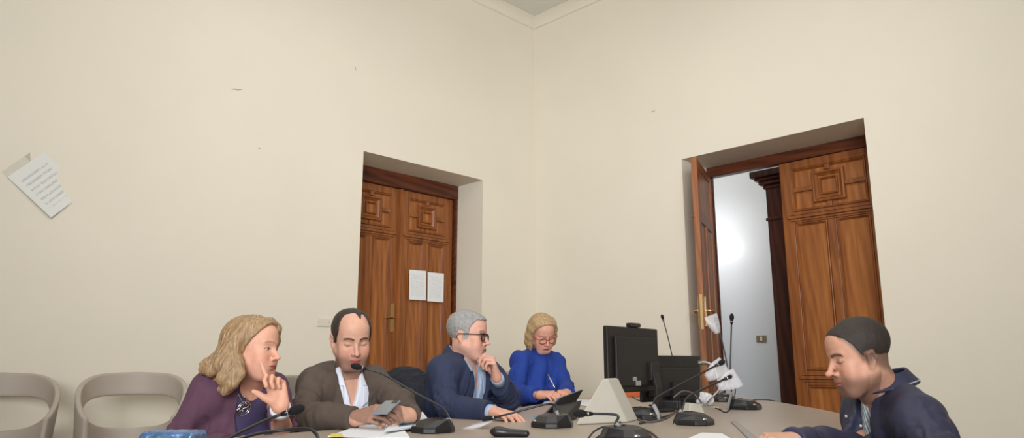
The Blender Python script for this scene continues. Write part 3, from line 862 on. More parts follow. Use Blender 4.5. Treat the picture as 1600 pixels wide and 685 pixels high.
def vcut(T, ztop, zbot, wtop, wbot, ymin=-.02, x0=0.0, lean=0.0):
    """wedge that opens the front of a garment; half width wtop at ztop to wbot at zbot"""
    def fn(Q):
        L = T.loc(Q); z = L[:, 2]; t = np.clip((ztop - z) / (ztop - zbot), -0.3, 1.0)
        w_ = wtop + (wbot - wtop) * t
        return np.maximum(np.maximum(np.abs(L[:, 0] - x0 - lean * (z - ztop)) - w_, zbot - z), ymin - L[:, 1])
    return fn
NAVY_T = cloth('dark_trousers', (38, 40, 52)); SHOE = mat('black_shoe_leather', (24, 22, 22), .35)
GOLD = mat('gold', (208, 170, 96), .25, 1.0); SILVER = mat('silver', (205, 205, 210), .22, 1.0)
WHITE_SHIRT = cloth('white_shirt', (226, 230, 242), var=.02)
_prm = np.random.RandomState(3).permutation(256); _prm = np.r_[_prm, _prm]; _gv = np.random.RandomState(4).randn(256, 3); _gv /= np.linalg.norm(_gv, axis=1)[:, None]
def perlin(Q):
    i = np.floor(Q).astype(int); f = Q - i; i &= 255; u = f * f * f * (f * (f * 6 - 15) + 10); r = 0
    for a in (0, 1):
        for b in (0, 1):
            for c in (0, 1):
                g = _gv[_prm[_prm[_prm[(i[:, 0] + a) & 255] + ((i[:, 1] + b) & 255)] + ((i[:, 2] + c) & 255)]]
                d = ((f - (a, b, c)) * g).sum(1)
                r = r + d * (u[:, 0] if a else 1 - u[:, 0]) * (u[:, 1] if b else 1 - u[:, 1]) * (u[:, 2] if c else 1 - u[:, 2])
    return r
def aniso(axis, long_, short):
    """matrix scaling space: frequency long_ along axis, short across"""
    a = nrm(axis); return np.eye(3) * short + np.outer(a, a) * (long_ - short)
def folds(J, base=.004, elbow=.006, seed=1, f=26):
    A = aniso((.25, .2, 1), 3.2, 10.0); arms = []
    for sd in 'RL':
        a, b, c = J['sh' + sd], J['el' + sd], J['wr' + sd]
        bend = nrm(c - b) + nrm(b - a)
        side = np.cross(nrm(b - a), nrm(c - b)); side = nrm(side) if np.linalg.norm(side) > .05 else nrm(np.cross(nrm(c - b), (0, 0, 1.)))
        arms.append((b, .11, aniso(side, 4, 26) @ aniso(nrm(bend), 1.4, 1.0))); arms.append((a + (b - a) * .25 + np.array((0, 0, -.05)), .10, aniso((0.3, 0, 1), 5, 22)))
    def rdg(v): return 1 - np.abs(v) * 3.2
    def fn(Q):
        d = -base * 1.1 * rdg(perlin(Q @ A + seed * 7.3)) + base * .5
        for c, r, M in arms:
            v = Q - c; g = np.exp(-(v ** 2).sum(1) / (r * r)); m = g > .04
            if m.any(): d[m] -= elbow * g[m] * (rdg(perlin(Q[m] @ M + seed * 3.1)) - .4)
        return -d * .9
    return fn
def streak_hair(name, rgb, var=.3, sc=(70, 70, 7), rough=.5):
    return mat(name, rgb, rough, bump=.6, bscale=1.0, stretch=sc, var=var, vscale=.8)
def tube_part(name, pts, rad, m, parent, **k):
    bm = bmesh.new(); tube(bm, pts, rad, **k); return bm_obj(name, bm, m, parent, smooth=True)
def jit(a, f, seed):
    g = wrinkle(a, f, seed); return g
def V3(*a): return np.array(a, float)
# ---- man with thinning dark hair, brown cardigan, phone (second from left)
def man_phone():
    r = empty('person', (-.70, 3.1, 0)); tag(r, 'man with receding dark hair in a brown cardigan, looking down at a phone', 'person')
    H = head_frame(P(549, 529, 3.05), 27, 20, -3)
    J = dict(shR=P(492, 600, 3.02), shL=P(588, 599, 3.17), neck=P(546, 590, 3.13), elR=P(474, 652, 2.86), wrR=P(556, 654, 2.73),
             elL=P(626, 632, 3.02), wrL=P(640, 650, 2.80), hip=V3(-.76, 3.2, .53))
    q = dict(stubble=.6, brow=(52, 36, 30), nose=1.1, fat=.001, w=1.05, jaw=1.0, browt=.0048, browa=.95, nk=1.05, lips=(186, 96, 92))
    hands = [dict(wrist=J['wrR'], fwd=P(598, 643, 2.66) - J['wrR'], dorsal=(-.15, -.75, .65), side=-1, curl=(.45, .55, .65, .75), thumb=[(.020, .022, -.008), (.038, .055, -.012), (.040, .085, -.016), (.036, .108, -.020)]),
             dict(wrist=J['wrL'], fwd=P(606, 645, 2.66) - J['wrL'], dorsal=(.35, -.75, .5), side=1, curl=(.6, .7, .8, .85), thumb=[(.020, .022, -.010), (.040, .046, -.022), (.038, .070, -.034), (.030, .088, -.042)])]
    body(r, J, H, q, (208, 160, 138), hands=hands)
    # hair: sides and back, thin top, small forelock
    jg = jit(.003, 190, 3)
    def region(L):
        x, y, z = L.T; ax = np.abs(x)
        zl = np.interp(y, [-.12, -.06, -.03, -.012, .0, .025, .035, .05], [-.055, -.045, -.025, .005, -.018, -.005, .03, .06])
        front = y - np.interp(ax, [0, .02, .035, .05, .065, .08], [.020, .018, .012, .018, .036, .04]) - .040 * np.exp(-((x + .017) / .008) ** 2) * (z > .06)
        low = np.clip((.112 - z) / .03, 0, 1)
        front = np.where(z < .055, y - .038, front)
        return np.maximum((zl - z) * .7, front * .7) + jg(L)
    S = hair_cap(H, q, region, lambda L: .002 + .005 * np.clip(np.abs(L[:, 0]) / .06, 0, 1)); 
    S.disp = wrinkle(.0012, 260, 3)
    sdf_obj('hair', S, mat('dark_brown_hair', (46, 34, 30), .55, bump=.5, bscale=30, stretch=(8, 8, 2), var=.25, vscale=25), r, .003, 1)
    # shirt
    T = torso_frame(J); S = SDF(); torso_prims(S, J, .004, 1.05, 1.0, .02); S.disp = wrinkle(.0035, 34, 4)
    S.rc(J['neck'] + H.d((0, -.005, -.01)), J['neck'] + H.d((0, -.01, .028)), .066, .064, .02)
    S.rc(J['neck'] + V3(0, 0, .03) + H.d((0, .0, .0)), J['neck'] + H.d((0, 0.0, .09)), .060, .066, .0, sub=True)
    nl = T.loc(J['neck'][None])[0]
    S.gen(vcut(T, nl[2] + .03, -.075, .036, .004, ymin=.015), T.w((0, .1, -.03)), .16, .004, True)
    sdf_obj('shirt', S, WHITE_SHIRT, r, .005, 2)
    for x in (-1, 1):
        Sx = S
        V, F = drape(S, T, [(x * .042, nl[2] - .005), (x * .040, -.070)], [(x * .075, nl[2] - .010), (x * .066, -.055)], off=.006, th=.004)
        mesh_obj('shirt_collar', V, F, WHITE_SHIRT, r)
    # cardigan
    S = SDF(); torso_prims(S, J, .020, 1.06, 1.04, .02)
    for sd in 'RL': arm_prims(S, J, sd, .014, up=(.047, .042), fo=(.041, .031), cut=.97, k=.04)
    S.rc(J['neck'] + H.d((0, -.02, -.015)), J['neck'] + H.d((0, -.022, .030)), .074, .073, .025)
    S.rc(J['neck'] + H.d((0, -.012, -.03)), J['neck'] + H.d((0, -.0, .11)), .064, .074, .006, sub=True)
    S.gen(vcut(T, nl[2] + .04, -.42, .060, .045, ymin=.0, lean=.12), T.w((0, .12, -.18)), .34, .006, True)
    S.disp = folds(J, .009, .012, 9)
    CARD = cloth('brown_cardigan_knit', (86, 74, 66), .95, .25, 500, .10, 26)
    sdf_obj('cardigan', S, CARD, r, .0045, 2)
    legs_clothes(r, J, NAVY_T, SHOE)
    return r, H, J
man_phone()
# ---- woman with wavy hair in a purple cardigan (leftmost)
def woman_purple():
    r = empty('person', (-1.02, 2.75, 0)); tag(r, 'woman with long wavy blonde hair in a purple cardigan, hand at chin', 'person')
    H = head_frame(P(396, 545, 2.72), 78, 2, 2)
    J = dict(shR=P(326, 611, 2.68), shL=P(428, 608, 2.90), neck=P(384, 601, 2.80), elR=P(264, 706, 2.66), wrR=P(362, 697, 2.58),
             elL=P(440, 668, 2.72), wrL=P(438, 635, 2.54), hip=V3(-1.12, 2.86, .52))
    q = dict(sc=.95, eyes='open', gaze=-.002, brow=(120, 88, 66), browa=.6, lips=(176, 86, 84), nose=1.05, jaw=.92, w=.95, nk=.85, flush=(214, 130, 112), browt=.003)
    hands = [dict(wrist=J['wrR'], fwd=P(400, 681, 2.52) - J['wrR'], dorsal=(0, -.3, 1), side=-1, curl=(.35, .4, .45, .5), size=.92),
             dict(wrist=J['wrL'], fwd=P(430, 596, 2.56) - J['wrL'], dorsal=(.1, .95, .1), side=1, curl=((.05, .12, .12), (1.1, 1.3, .9), (1.2, 1.4, .9), (1.25, 1.4, .9)), size=.95,
                  thumb=[(.020, .022, -.008), (.044, .046, -.016), (.062, .066, -.022), (.076, .080, -.026)])]
    body(r, J, H, q, (222, 168, 144), hands=hands)
    # hair
    jg = jit(.0015, 150, 5)
    def region(L):
        x, y, z = L.T
        yf = np.interp(z, [-.14, -.06, -.02, .01, .04, .07, .09, .11], [-.02, -.012, -.002, .016, .038, .058, .070, .085])
        return (y - yf) * .8 + jg(L)
    S = hair_cap(H, q, region, .011)
    def ch(pts, rr, k=.012, F=H):
        for i in range(len(pts) - 1): S.rc(pts[i], pts[i + 1], rr[i], rr[i + 1], k, F)
    for off, rad in ((-.006, .010), (-.022, .015), (-.040, .02)):
        ch([(.018, .045 + off, .108), (.056, .028 + off, .082), (.078, .006 + off * .8, .035), (.080, -.026 + off * .6, -.02), (.078, -.034 + off * .8, -.075), (.074, -.045 + off, -.12)], [rad * .7, rad, rad, rad * 1.05, rad * 1.1, rad * .9])
    ch([(-.01, .05, .106), (-.045, .060, .078), (-.070, .048, .035), (-.078, .03, -.02), (-.078, .02, -.07)], [.014, .016, .016, .018, .016])
    S.ell((0, -.062, .01), (.085, .065, .10), H, .03)
    S.ell((0, -.075, -.07), (.088, .055, .085), H, .03)
    pc = lambda *a: [P(x, y, Y) for x, y, Y in a]
    W_ = [([(366, 540, 2.64), (358, 570, 2.62), (350, 592, 2.60), (356, 606, 2.61), (368, 603, 2.61)], [.026, .030, .026, .020, .010]),
          ([(360, 540, 2.64), (346, 568, 2.62), (330, 580, 2.62), (318, 578, 2.64), (316, 569, 2.65)], [.026, .028, .022, .016, .009]),
          ([(370, 560, 2.63), (366, 585, 2.61), (362, 600, 2.60), (350, 612, 2.60), (342, 608, 2.61)], [.022, .024, .020, .014, .008]),
          ([(352, 545, 2.68), (338, 565, 2.68), (326, 570, 2.68), (330, 588, 2.67), (340, 598, 2.66)], [.026, .028, .024, .018, .01]),
          ([(374, 565, 2.63), (376, 585, 2.61), (368, 602, 2.60)], [.016, .016, .009])]
    for pts, rr in W_: ch(pc(*pts), rr, .008, I3)
    st = lambda L: .0009 * np.sin(150 * (L[:, 0] * .6 + L[:, 1]) + 3.0 * np.sin(L[:, 2] * 26) + 2 * np.sin(L[:, 1] * 30)) + .0012 * np.sin(380 * (L[:, 1] + L[:, 0] * .4 - L[:, 2] * .25))
    S.disp = lambda Q: st(H.loc(Q))
    sdf_obj('hair', S, streak_hair('dark_blonde_hair', (160, 130, 96), .34, (150, 150, 10), .45), r, .003, 1)
    # top, then cardigan
    TOP = cloth('purple_top', (66, 60, 96), .7, var=.05)
    S = SDF(); T = torso_prims(S, J, .004, .95, .98, .0, .025); nl = T.loc(J['neck'][None])[0]
    S.rc(J['neck'] + V3(0, 0, .01), J['neck'] + V3(0, 0, .15), .060, .09, .004, sub=True)
    S.ell((0, .11, .03), (.060, .10, .052), T, .01, sub=True)
    S.disp = wrinkle(.005, 30, 8)
    sdf_obj('top', S, TOP, r, .005, 2)
    TS = S
    S = SDF(); torso_prims(S, J, .015, .97, 1.02, .0, .025)
    for sd in 'RL': arm_prims(S, J, sd, .012, up=(.047, .040), fo=(.039, .030), cut=.92 if sd == 'R' else .80, k=.035)
    S.rc(J['neck'] + V3(0, 0, -.02), J['neck'] + V3(0, 0, .13), .066, .10, .006, sub=True)
    S.gen(vcut(T, .06, -.5, .070, .085, ymin=-.01, x0=-.012), T.w((0, .14, -.2)), .36, .008, True)
    S.disp = folds(J, .008, .011, 4, 24)
    sdf_obj('cardigan', S, cloth('plum_cardigan_knit', (98, 66, 86), .9, .2, 500, .08, 22), r, .0045, 2); CS_ = S
    # cuff, necklace, pendant, earring, rings, buttons
    d = nrm(J['wrL'] - J['elL']); c = J['elL'] + (J['wrL'] - J['elL']) * .86
    tube_part('shirt_cuff', [c - d * .012, c + d * .006, c + d * .02], [.037, .036, .034], WHITE_SHIRT, r, sides=20)
    c2 = J['elR'] + (J['wrR'] - J['elR']) * .93; d2 = nrm(J['wrR'] - J['elR'])
    def surf(x, z, off=.006):
        y = .3
        for _ in range(40):
            y -= max(-.01, float(TS.ev(T.w((x, y, z))[None])[0]) - off) * .8
        return T.w((x, y, z))
    pend = (-.012, -.115); sm_ = lambda px, py, o=.004: raymarch(TS, px, py, o, 2.2, 3.4)
    for pp in ([(366, 598), (368, 606), (373, 618), (378, 628)], [(397, 596), (395, 606), (389, 618), (384, 628)]):
        tube_part('necklace_chain', catmull([sm_(a, b) for a, b in pp], 5), .0016, SILVER, r, sides=6)
    c = sm_(381, 639, .006); nn = T.d((0, 1, 0))
    M = aim_mat(c, nn, T.d((0, 0, 1)))
    pd = empty('pendant', c, parent=None); pd.matrix_basis = M; bpy.context.view_layer.update()
    bm = bmesh.new()
    for rr, rt in ((.026, .0028), (.019, .0018)):
        tube(bm, [(rr * math.cos(a), 0, rr * math.sin(a)) for a in np.linspace(0, 2 * math.pi, 33)], rt, 6, up=(0, 1, 0))
    for k in range(8):
        a = k * math.pi / 4; tube(bm, [(0, 0, 0), (.013 * math.cos(a + .35), .001, .013 * math.sin(a + .35)), (.026 * math.cos(a), 0, .026 * math.sin(a))], .0016, 5)
    tube(bm, [(0, 0, -.0), (0, .004, 0)], .006, 12)
    bpy.data.objects.remove(pd)
    for v in bm.verts: v.co = M @ v.co
    bm_obj('pendant', bm, SILVER, r, smooth=True)
    bm = bmesh.new(); ellip(bm, sm_(382, 621, .004), (.005, .005, .005)); bm_obj('necklace_bead', bm, SILVER, r, smooth=True)
    for qx, qy in ((413, 621), (417, 635)):
        bm = bmesh.new(); ellip(bm, raymarch(CS_, qx, qy, .002, 2.0, 3.4), (.0055, .0055, .0055)); bm_obj('cardigan_button', bm, mat('pearl', (225, 215, 210), .25), r, smooth=True)
    bm = bmesh.new(); ellip(bm, H.w((.078, -.004, -.043)), (.0045, .0045, .0045)); bm_obj('earring', bm, SILVER, r, smooth=True)
    legs_clothes(r, J, NAVY_T, SHOE)
woman_purple()
# ---- grey haired man in a navy suit jacket, chin on his hand
def man_grey():
    r = empty('person', (-.30, 3.65, 0)); tag(r, 'grey-haired man with dark glasses in a navy suit jacket, chin resting on hand', 'person')
    H = head_frame(P(731, 525, 3.60), 75, 4, 2)
    J = dict(shR=P(692, 582, 3.47), shL=P(762, 582, 3.76), neck=P(722, 566, 3.64), elR=P(698, 636, 3.38), wrR=P(772, 645, 3.20),
             elL=P(794, 623, 3.70), wrL=P(776, 590, 3.52), hip=V3(-.40, 3.72, .53))
    q = dict(sc=.98, brow=(95, 85, 80), browa=.7, stubble=.25, stubc=(160, 140, 130), nose=1.15, w=1.0, lips=(160, 92, 84), fat=.003)
    chin = P(757, 560, 3.50)
    hands = [dict(wrist=J['wrR'], fwd=P(830, 653, 3.02) - J['wrR'], dorsal=(0, -.1, 1), side=-1, curl=(.25, .3, .35, .4), thumb=[(.020, .022, -.010), (.040, .055, -.016), (.040, .082, -.020), (.034, .104, -.024)]),
             dict(wrist=J['wrL'], fwd=P(768, 552, 3.48) - J['wrL'], dorsal=(.95, .1, .25), side=1, curl=((.9, 1.1, .5), (1.1, 1.2, .6), (1.2, 1.3, .7), (1.2, 1.3, .7)), thumb=[(.018, .022, -.012), (.030, .045, -.030), (.030, .066, -.046), (.026, .084, -.056)])]
    body(r, J, H, q, (214, 162, 142), hands=hands)
    jg = jit(.003, 170, 8)
    def region(L):
        x, y, z = L.T; ax = np.abs(x)
        zl = np.interp(y, [-.12, -.08, -.045, -.02, -.006, .004, .022, .035, .06, .09], [-.075, -.07, -.05, -.02, .015, -.022, -.018, .045, .078, .082])
        return (zl - z) * .7 + jg(L)
    def tt(L):
        return .002 + .008 * np.clip((L[:, 2] - .02) / .08, 0, 1) + .003 * np.clip((-L[:, 1] - .02) / .08, 0, 1)
    S = hair_cap(H, q, region, tt)
    S.disp = lambda Q: .0006 * np.sin(300 * (H.loc(Q)[:, 0] * .7 + H.loc(Q)[:, 2]) + 4 * np.sin(H.loc(Q)[:, 1] * 50)) + wrinkle(.0007, 110, 2)(Q)
    sdf_obj('hair', S, mat('grey_hair', (146, 144, 142), .6, bump=.4, bscale=140, var=.2, vscale=80, stretch=(1, 1, .35)), r, .003, 1)
    # glasses
    GL = mat('dark_glasses_frame', (38, 26, 24), .3)
    gg = []
    for x in (-1, 1):
        c = np.array((x * .033, .092, -.004))
        pts = [H.w(c + np.array((math.cos(a) * .026 , -.10 * abs(math.cos(a) * .026 + x * .033) ** 1 * .35, math.sin(a) * .019 * (1.0 if math.sin(a) > 0 else 1.15)))) for a in np.linspace(0, 2 * math.pi, 25)]
        gg.append((pts, .0026))
        gg.append(([H.w((x * .059, .084, .006)), H.w((x * .074, .070, .006)), H.w((x * .082, .02, .005)), H.w((x * .084, -.02, .002)), H.w((x * .082, -.034, -.02))], .0024))
    gg.append(([H.w((-.008, .101, .003)), H.w((0, .106, .006)), H.w((.008, .101, .003))], .0022))
    bm = bmesh.new()
    for p, rr in gg: tube(bm, p, rr, 7)
    tube(bm, [H.w((-.058, .084, .010)), H.w((-.01, .097, .012)), H.w((0, .099, .010)), H.w((.01, .097, .012)), H.w((.058, .084, .010))], .0036, 7)
    g = bm_obj('glasses', bm, GL, r, smooth=True)
    LENS = mat('tinted_lens', (120, 110, 105), .08, alpha=.35)
    for x in (-1, 1):
        bm = bmesh.new(); c = np.array((x * .033, .0905, -.004)); vs = []
        for a in np.linspace(0, 2 * math.pi, 24, endpoint=False): vs.append(bm.verts.new(Vector(H.w(c + np.array((math.cos(a) * .025, -.10 * abs(math.cos(a) * .026 + x * .033) * .35, math.sin(a) * .019))))))
        bm.faces.new(vs); r_ = bmesh.ops.solidify(bm, geom=bm.faces[:], thickness=.0012)
        bm_obj('lens', bm, LENS, g)
    LB = cloth('light_blue_shirt', (160, 178, 204), .8, var=.04)
    S = SDF(); T = torso_prims(S, J, .004, 1.0, 1.0, .03); nl = T.loc(J['neck'][None])[0]; S.disp = wrinkle(.004, 34, 14)
    S.rc(J['neck'] + H.d((0, -.012, -.01)), J['neck'] + H.d((0, -.020, .036)), .067, .064, .02)
    S.rc(J['neck'] + V3(0, 0, .03) + H.d((0, -.004, .0)), J['neck'] + H.d((0, -.004, .10)), .060, .066, .0, sub=True)
    S.gen(vcut(T, nl[2] + .03, -.105, .032, .004, ymin=.015), T.w((0, .1, -.03)), .16, .004, True)
    sdf_obj('shirt', S, LB, r, .005, 2)
    for x in (-1, 1):
        V, F = drape(S, T, [(x * .018, nl[2] - .005), (x * .045, -.075)], [(x * .072, nl[2] + .0), (x * .066, -.050)], off=.006, th=.004)
        mesh_obj('shirt_collar', V, F, LB, r)
    for sd in 'RL':
        d = nrm(J['wr' + sd] - J['el' + sd]); c = J['wr' + sd]
        tube_part('shirt_cuff', [c - d * .05, c - d * .018, c - d * .002], [.033, .032, .0315], LB, r, sides=20)
    NV = cloth('navy_suit_cloth', (38, 47, 76), .8, .15, 500, .05, 20)
    S = SDF(); torso_prims(S, J, .022, 1.04, 1.05, .03)
    for sd in 'RL': arm_prims(S, J, sd, .014, up=(.052, .046), fo=(.045, .034), cut=.90, k=.04)
    S.rc(J['neck'] + H.d((0, -.022, -.015)), J['neck'] + H.d((0, -.030, .026)), .074, .073, .025)
    S.rc(J['neck'] + H.d((0, -.010, -.03)), J['neck'] + H.d((0, -.004, .11)), .064, .076, .006, sub=True)
    S.gen(vcut(T, nl[2] + .04, -.36, .066, .018, ymin=.0), T.w((0, .12, -.16)), .32, .006, True)
    base = S.disp = folds(J, .007, .012, 21, 22)
    sdf_obj('suit_jacket', S, NV, r, .0045, 2)
    for x in (-1, 1):
        V, F = drape(S, T, [(x * .062, nl[2] - .0), (x * .064, -.08), (x * .040, -.22), (x * .022, -.34)], [(x * .082, nl[2] + .0), (x * .115, -.075), (x * .118, -.12), (x * .085, -.24), (x * .026, -.345)], off=.007, th=.006, nu=6, nv=20)
        mesh_obj('lapel', V, F, NV, r)
    legs_clothes(r, J, NAVY_T, SHOE)
man_grey()
# ---- woman in a royal blue sweater, writing
def woman_blue():
    r = empty('person', (.16, 4.85, 0)); tag(r, 'woman with a blonde bob and glasses in a royal blue sweater, writing', 'person')
    H = head_frame(P(847, 521, 4.78), 24, 30, -6)
    J = dict(shR=P(814, 565, 4.72), shL=P(868, 566, 4.93), neck=P(843, 557, 4.88), elR=P(807, 616, 4.62), wrR=P(844, 618, 4.42),
             elL=P(882, 606, 4.76), wrL=P(886, 615, 4.52), hip=V3(.14, 4.98, .53))
    q = dict(sc=.98, brow=(150, 115, 85), browa=.6, lips=(176, 92, 88), nose=.95, jaw=.95, w=1.0, nk=.85, browt=.003)
    hands = [dict(wrist=J['wrR'], fwd=P(872, 615, 4.33) - J['wrR'], dorsal=(-.2, -.3, .9), side=-1, curl=((.7, .8, .3), (.8, .9, .4), (.8, 1.0, .5), (.9, 1.0, .5)), size=.95, thumb=[(.020, .022, -.008), (.040, .050, -.020), (.038, .078, -.036), (.028, .095, -.048)]),
             dict(wrist=J['wrL'], fwd=P(872, 615, 4.36) - J['wrL'], dorsal=(.25, -.25, .95), side=1, curl=(.45, .5, .55, .6), size=.95)]
    body(r, J, H, q, (216, 160, 138), hands=hands)
    jg = jit(.0015, 150, 5)
    def region(L):
        x, y, z = L.T
        yf = np.interp(z, [-.14, -.06, 0, .03, .06, .085, .10, .11], [.01, .01, .02, .03, .045, .064, .074, .085])
        return np.maximum((y - yf) * .8, (-.085 - z) * .8) + jg(L)
    S = hair_cap(H, q, region, .012)
    def ch(pts, rr, k=.012, F=H):
        for i in range(len(pts) - 1): S.rc(pts[i], pts[i + 1], rr[i], rr[i + 1], k, F)
    for x in (-1, 1):
        for off, rad in ((.0, .015), (-.022, .018), (-.045, .02)):
            ch([(x * .012 + .01, .050 + off, .110), (x * .058, .038 + off, .085), (x * .080, .022 + off, .035), (x * .086, .016 + off, -.02), (x * .084, .016 + off, -.07), (x * .076, .02 + off, -.105 + (.02 if x < 0 else -.01))], [rad * .7, rad, rad, rad, rad * 1.05, rad * .6])
    S.ell((0, -.055, -.01), (.085, .065, .10), H, .03)
    st = lambda L: .0010 * np.sin(170 * (L[:, 0] * .6 + L[:, 1]) + 2.0 * np.sin(L[:, 2] * 20)) + .001 * np.sin(400 * (L[:, 1] + L[:, 0] * .4))
    S.disp = lambda Q: st(H.loc(Q))
    sdf_obj('hair', S, streak_hair('golden_blonde_hair', (172, 142, 104), .28, (150, 150, 10), .45), r, .0035, 1)
    GL = mat('red_glasses_frame', (150, 62, 56), .3); bm = bmesh.new()
    for x in (-1, 1):
        c = np.array((x * .033, .098, -.006))
        tube(bm, [H.w(c + np.array((math.cos(a) * .026, -.1 * abs(math.cos(a) * .026 + x * .033) * .35, math.sin(a) * .019))) for a in np.linspace(0, 2 * math.pi, 25)], .0024, 6)
        tube(bm, [H.w((x * .059, .090, .004)), H.w((x * .076, .066, .004)), H.w((x * .084, .0, .002))], .0022, 6)
    tube(bm, [H.w((-.008, .101, .001)), H.w((0, .106, .004)), H.w((.008, .101, .001))], .002, 6)
    bm_obj('glasses', bm, GL, r, smooth=True)
    BL = cloth('royal_blue_knit', (20, 56, 142), .8, .2, 420, .06, 20)
    S = SDF(); T = torso_prims(S, J, .012, .95, 1.0, .0, .028)
    for sd in 'RL': arm_prims(S, J, sd, .014, up=(.050, .044), fo=(.044, .036), cut=.84 if sd == 'R' else .9, k=.04)
    S.rc(J['neck'] + V3(0, 0, .004), J['neck'] + V3(0, 0, .14), .058, .085, .006, sub=True)
    S.disp = folds(J, .012, .014, 31, 22)
    sdf_obj('sweater', S, BL, r, .005, 2)
    nb = []
    for a in np.linspace(0, 2 * math.pi, 25):
        nb.append(J['neck'] + V3(.064 * math.cos(a), .064 * math.sin(a), .006))
    legs_clothes(r, J, NAVY_T, SHOE)
woman_blue()
# ---- man in a navy jacket in profile (right foreground)
def man_right():
    r = empty('person', (1.30, 2.45, 0)); tag(r, 'man in profile with short dark hair in a navy jacket with stand-up collar', 'person')
    H = head_frame(P(1342, 557, 2.42), -90, 13, 0)
    J = dict(shL=P(1432, 656, 2.30), shR=P(1352, 640, 2.66), neck=P(1378, 614, 2.50), elL=P(1478, 722, 2.14), wrL=V3(1.10, 2.30, .635),
             elR=P(1345, 704, 2.50), wrR=P(1240, 691, 2.14), hip=V3(1.42, 2.52, .53))
    q = dict(sc=1.02, ear_y=.012, brow=(44, 34, 30), stubble=.7, stubc=(92, 68, 58), nose=1.4, browz=-.0035, w=1.05, lips=(170, 98, 90), fat=.003, nk=1.12, browt=.0055, eyes='open', jaw=1.02)
    q['eyes'] = 'down'
    hands = [dict(wrist=J['wrL'], fwd=(-.6, .2, -.1), dorsal=(0, -.2, 1), side=1, curl=(.3, .35, .4, .45)),
             dict(wrist=J['wrR'], fwd=P(1200, 686, 2.10) - J['wrR'], dorsal=(0, -.3, 1), side=-1, curl=(.6, .7, .7, .7))]
    HD = lin(42, 34, 30)
    def extra(L, C, blend):
        x, y, z = L.T
        # cropped hair growing out of the skin: temples, sides and nape
        zl = np.interp(y, [-.12, -.08, -.045, -.02, -.006, .004, .022, .04, .065], [-.085, -.075, -.055, -.04, -.02, -.03, -.012, .03, .07])
        blend((z > -.13), HD * 1.6, .75 / (1 + np.exp((zl - z) / .006)) * (y < .07))
    body(r, J, H, q, (206, 156, 132), hands=hands, extra=extra)
    jg = jit(.002, 200, 6)
    def region(L):
        x, y, z = L.T; ax = np.abs(x)
        zl = np.interp(y, [-.12, -.08, -.045, -.02, -.006, .006, .024, .040, .060, .085, .10], [-.058, -.05, -.035, -.01, .012, -.004, .010, .046, .072, .088, .092])
        return (zl - z) * .7 + jg(L)
    S = hair_cap(H, q, region, lambda L: .001 + .0055 * np.clip((L[:, 2] - .01) / .08, 0, 1) * np.clip((.075 - L[:, 1]) / .06, .1, 1))
    S.disp = wrinkle(.0009, 420, 3)
    sdf_obj('hair', S, mat('black_brown_hair', (44, 35, 30), .65, bump=.22, bscale=420, var=.25, vscale=120), r, .0028, 1)
    # striped shirt collar
    STR = mat('striped_shirt', (205, 218, 228), .8); nt = STR.node_tree
    wv = nt.nodes.new('ShaderNodeTexWave'); wv.inputs['Scale'].default_value = 42; wv.bands_direction = 'X'
    tc = nt.nodes.new('ShaderNodeTexCoord'); mp_ = nt.nodes.new('ShaderNodeMapping'); mp_.inputs['Rotation'].default_value = (0, R(20), R(40))
    nt.links.new(tc.outputs['Object'], mp_.inputs[0]); nt.links.new(mp_.outputs[0], wv.inputs[0])
    cr = nt.nodes.new('ShaderNodeValToRGB'); cr.color_ramp.elements[0].color = srgb(84, 110, 140); cr.color_ramp.elements[1].color = srgb(214, 226, 232); cr.color_ramp.elements[1].position = .45
    nt.links.new(wv.outputs[0], cr.inputs[0]); nt.links.new(cr.outputs[0], nt.nodes['Principled BSDF'].inputs['Base Color'])
    S = SDF(); T = torso_prims(S, J, .004, 1.05, 1.0, .02); nl = T.loc(J['neck'][None])[0]; S.disp = wrinkle(.002, 34, 14)
    N = J['neck']
    S.rc(N + H.d((0, .0, -.02)), N + H.d((0, .012, .028)), .069, .067, .02)
    S.rc(N + H.d((0, .012, .03)), N + H.d((0, .02, .11)), .061, .068, .0, sub=True)
    S.gen(vcut(T, nl[2] + .04, -.06, .028, .004, ymin=.03), T.w((0, .1, -.03)), .15, .004, True)
    sdf_obj('shirt', S, STR, r, .004, 2)
    NJ = cloth('navy_jacket_shell', (42, 44, 68), .6, .12, 300, .06, 14)
    S = SDF(); torso_prims(S, J, .020, 1.08, 1.08, .02)
    for sd in 'RL': arm_prims(S, J, sd, .016, up=(.056, .046), fo=(.040, .030), cut=1.02, k=.05)
    S.rc(N + V3(0, 0, -.07), N + V3(0, 0, -.048), .086, .084, .03)
    S.rc(N + H.d((0, .010, -.03)), N + H.d((0, .03, .14)), .076, .086, .006, sub=True)
    S.gen(vcut(T, nl[2] + .05, -.20, .055, .010, ymin=.02), T.w((0, .12, -.09)), .24, .006, True)
    S.disp = folds(J, .011, .013, 41, 20)
    sdf_obj('jacket', S, NJ, r, .0045, 2)
    # stand-up collar: fold-over band round the neck with a pale piping line
    ang = np.linspace(R(-140), R(140), 41); C0 = N + H.d((0, -.004, .0)); fx, fy = nrm(H.d((1, 0, 0)) * (1, 1, 0)), nrm(H.d((0, 1, 0)) * (1, 1, 0))
    pts, wv_, pip = [], [], []
    for a in ang:
        ca, sa = math.cos(a), math.sin(a); f_ = (abs(a) / 2.44) ** 1.5
        o = fx * sa * (.094 + .004 * f_) - fy * ca * (.094 if ca > 0 else .115)
        p = C0 + o + V3(0, 0, .060 - .045 * f_); pts.append(p); wv_.append(nrm(V3(0, 0, 1) - .85 * nrm(o)))
        pip.append(p - wv_[-1] * .023 + nrm(o) * .004 + V3(0, 0, .006))
    bm = ribbon(pts, wv_, .058, .009)
    c = bm_obj('collar', bm, NJ, r, smooth=False, bevel=.003)
    sel = pip[8:33]
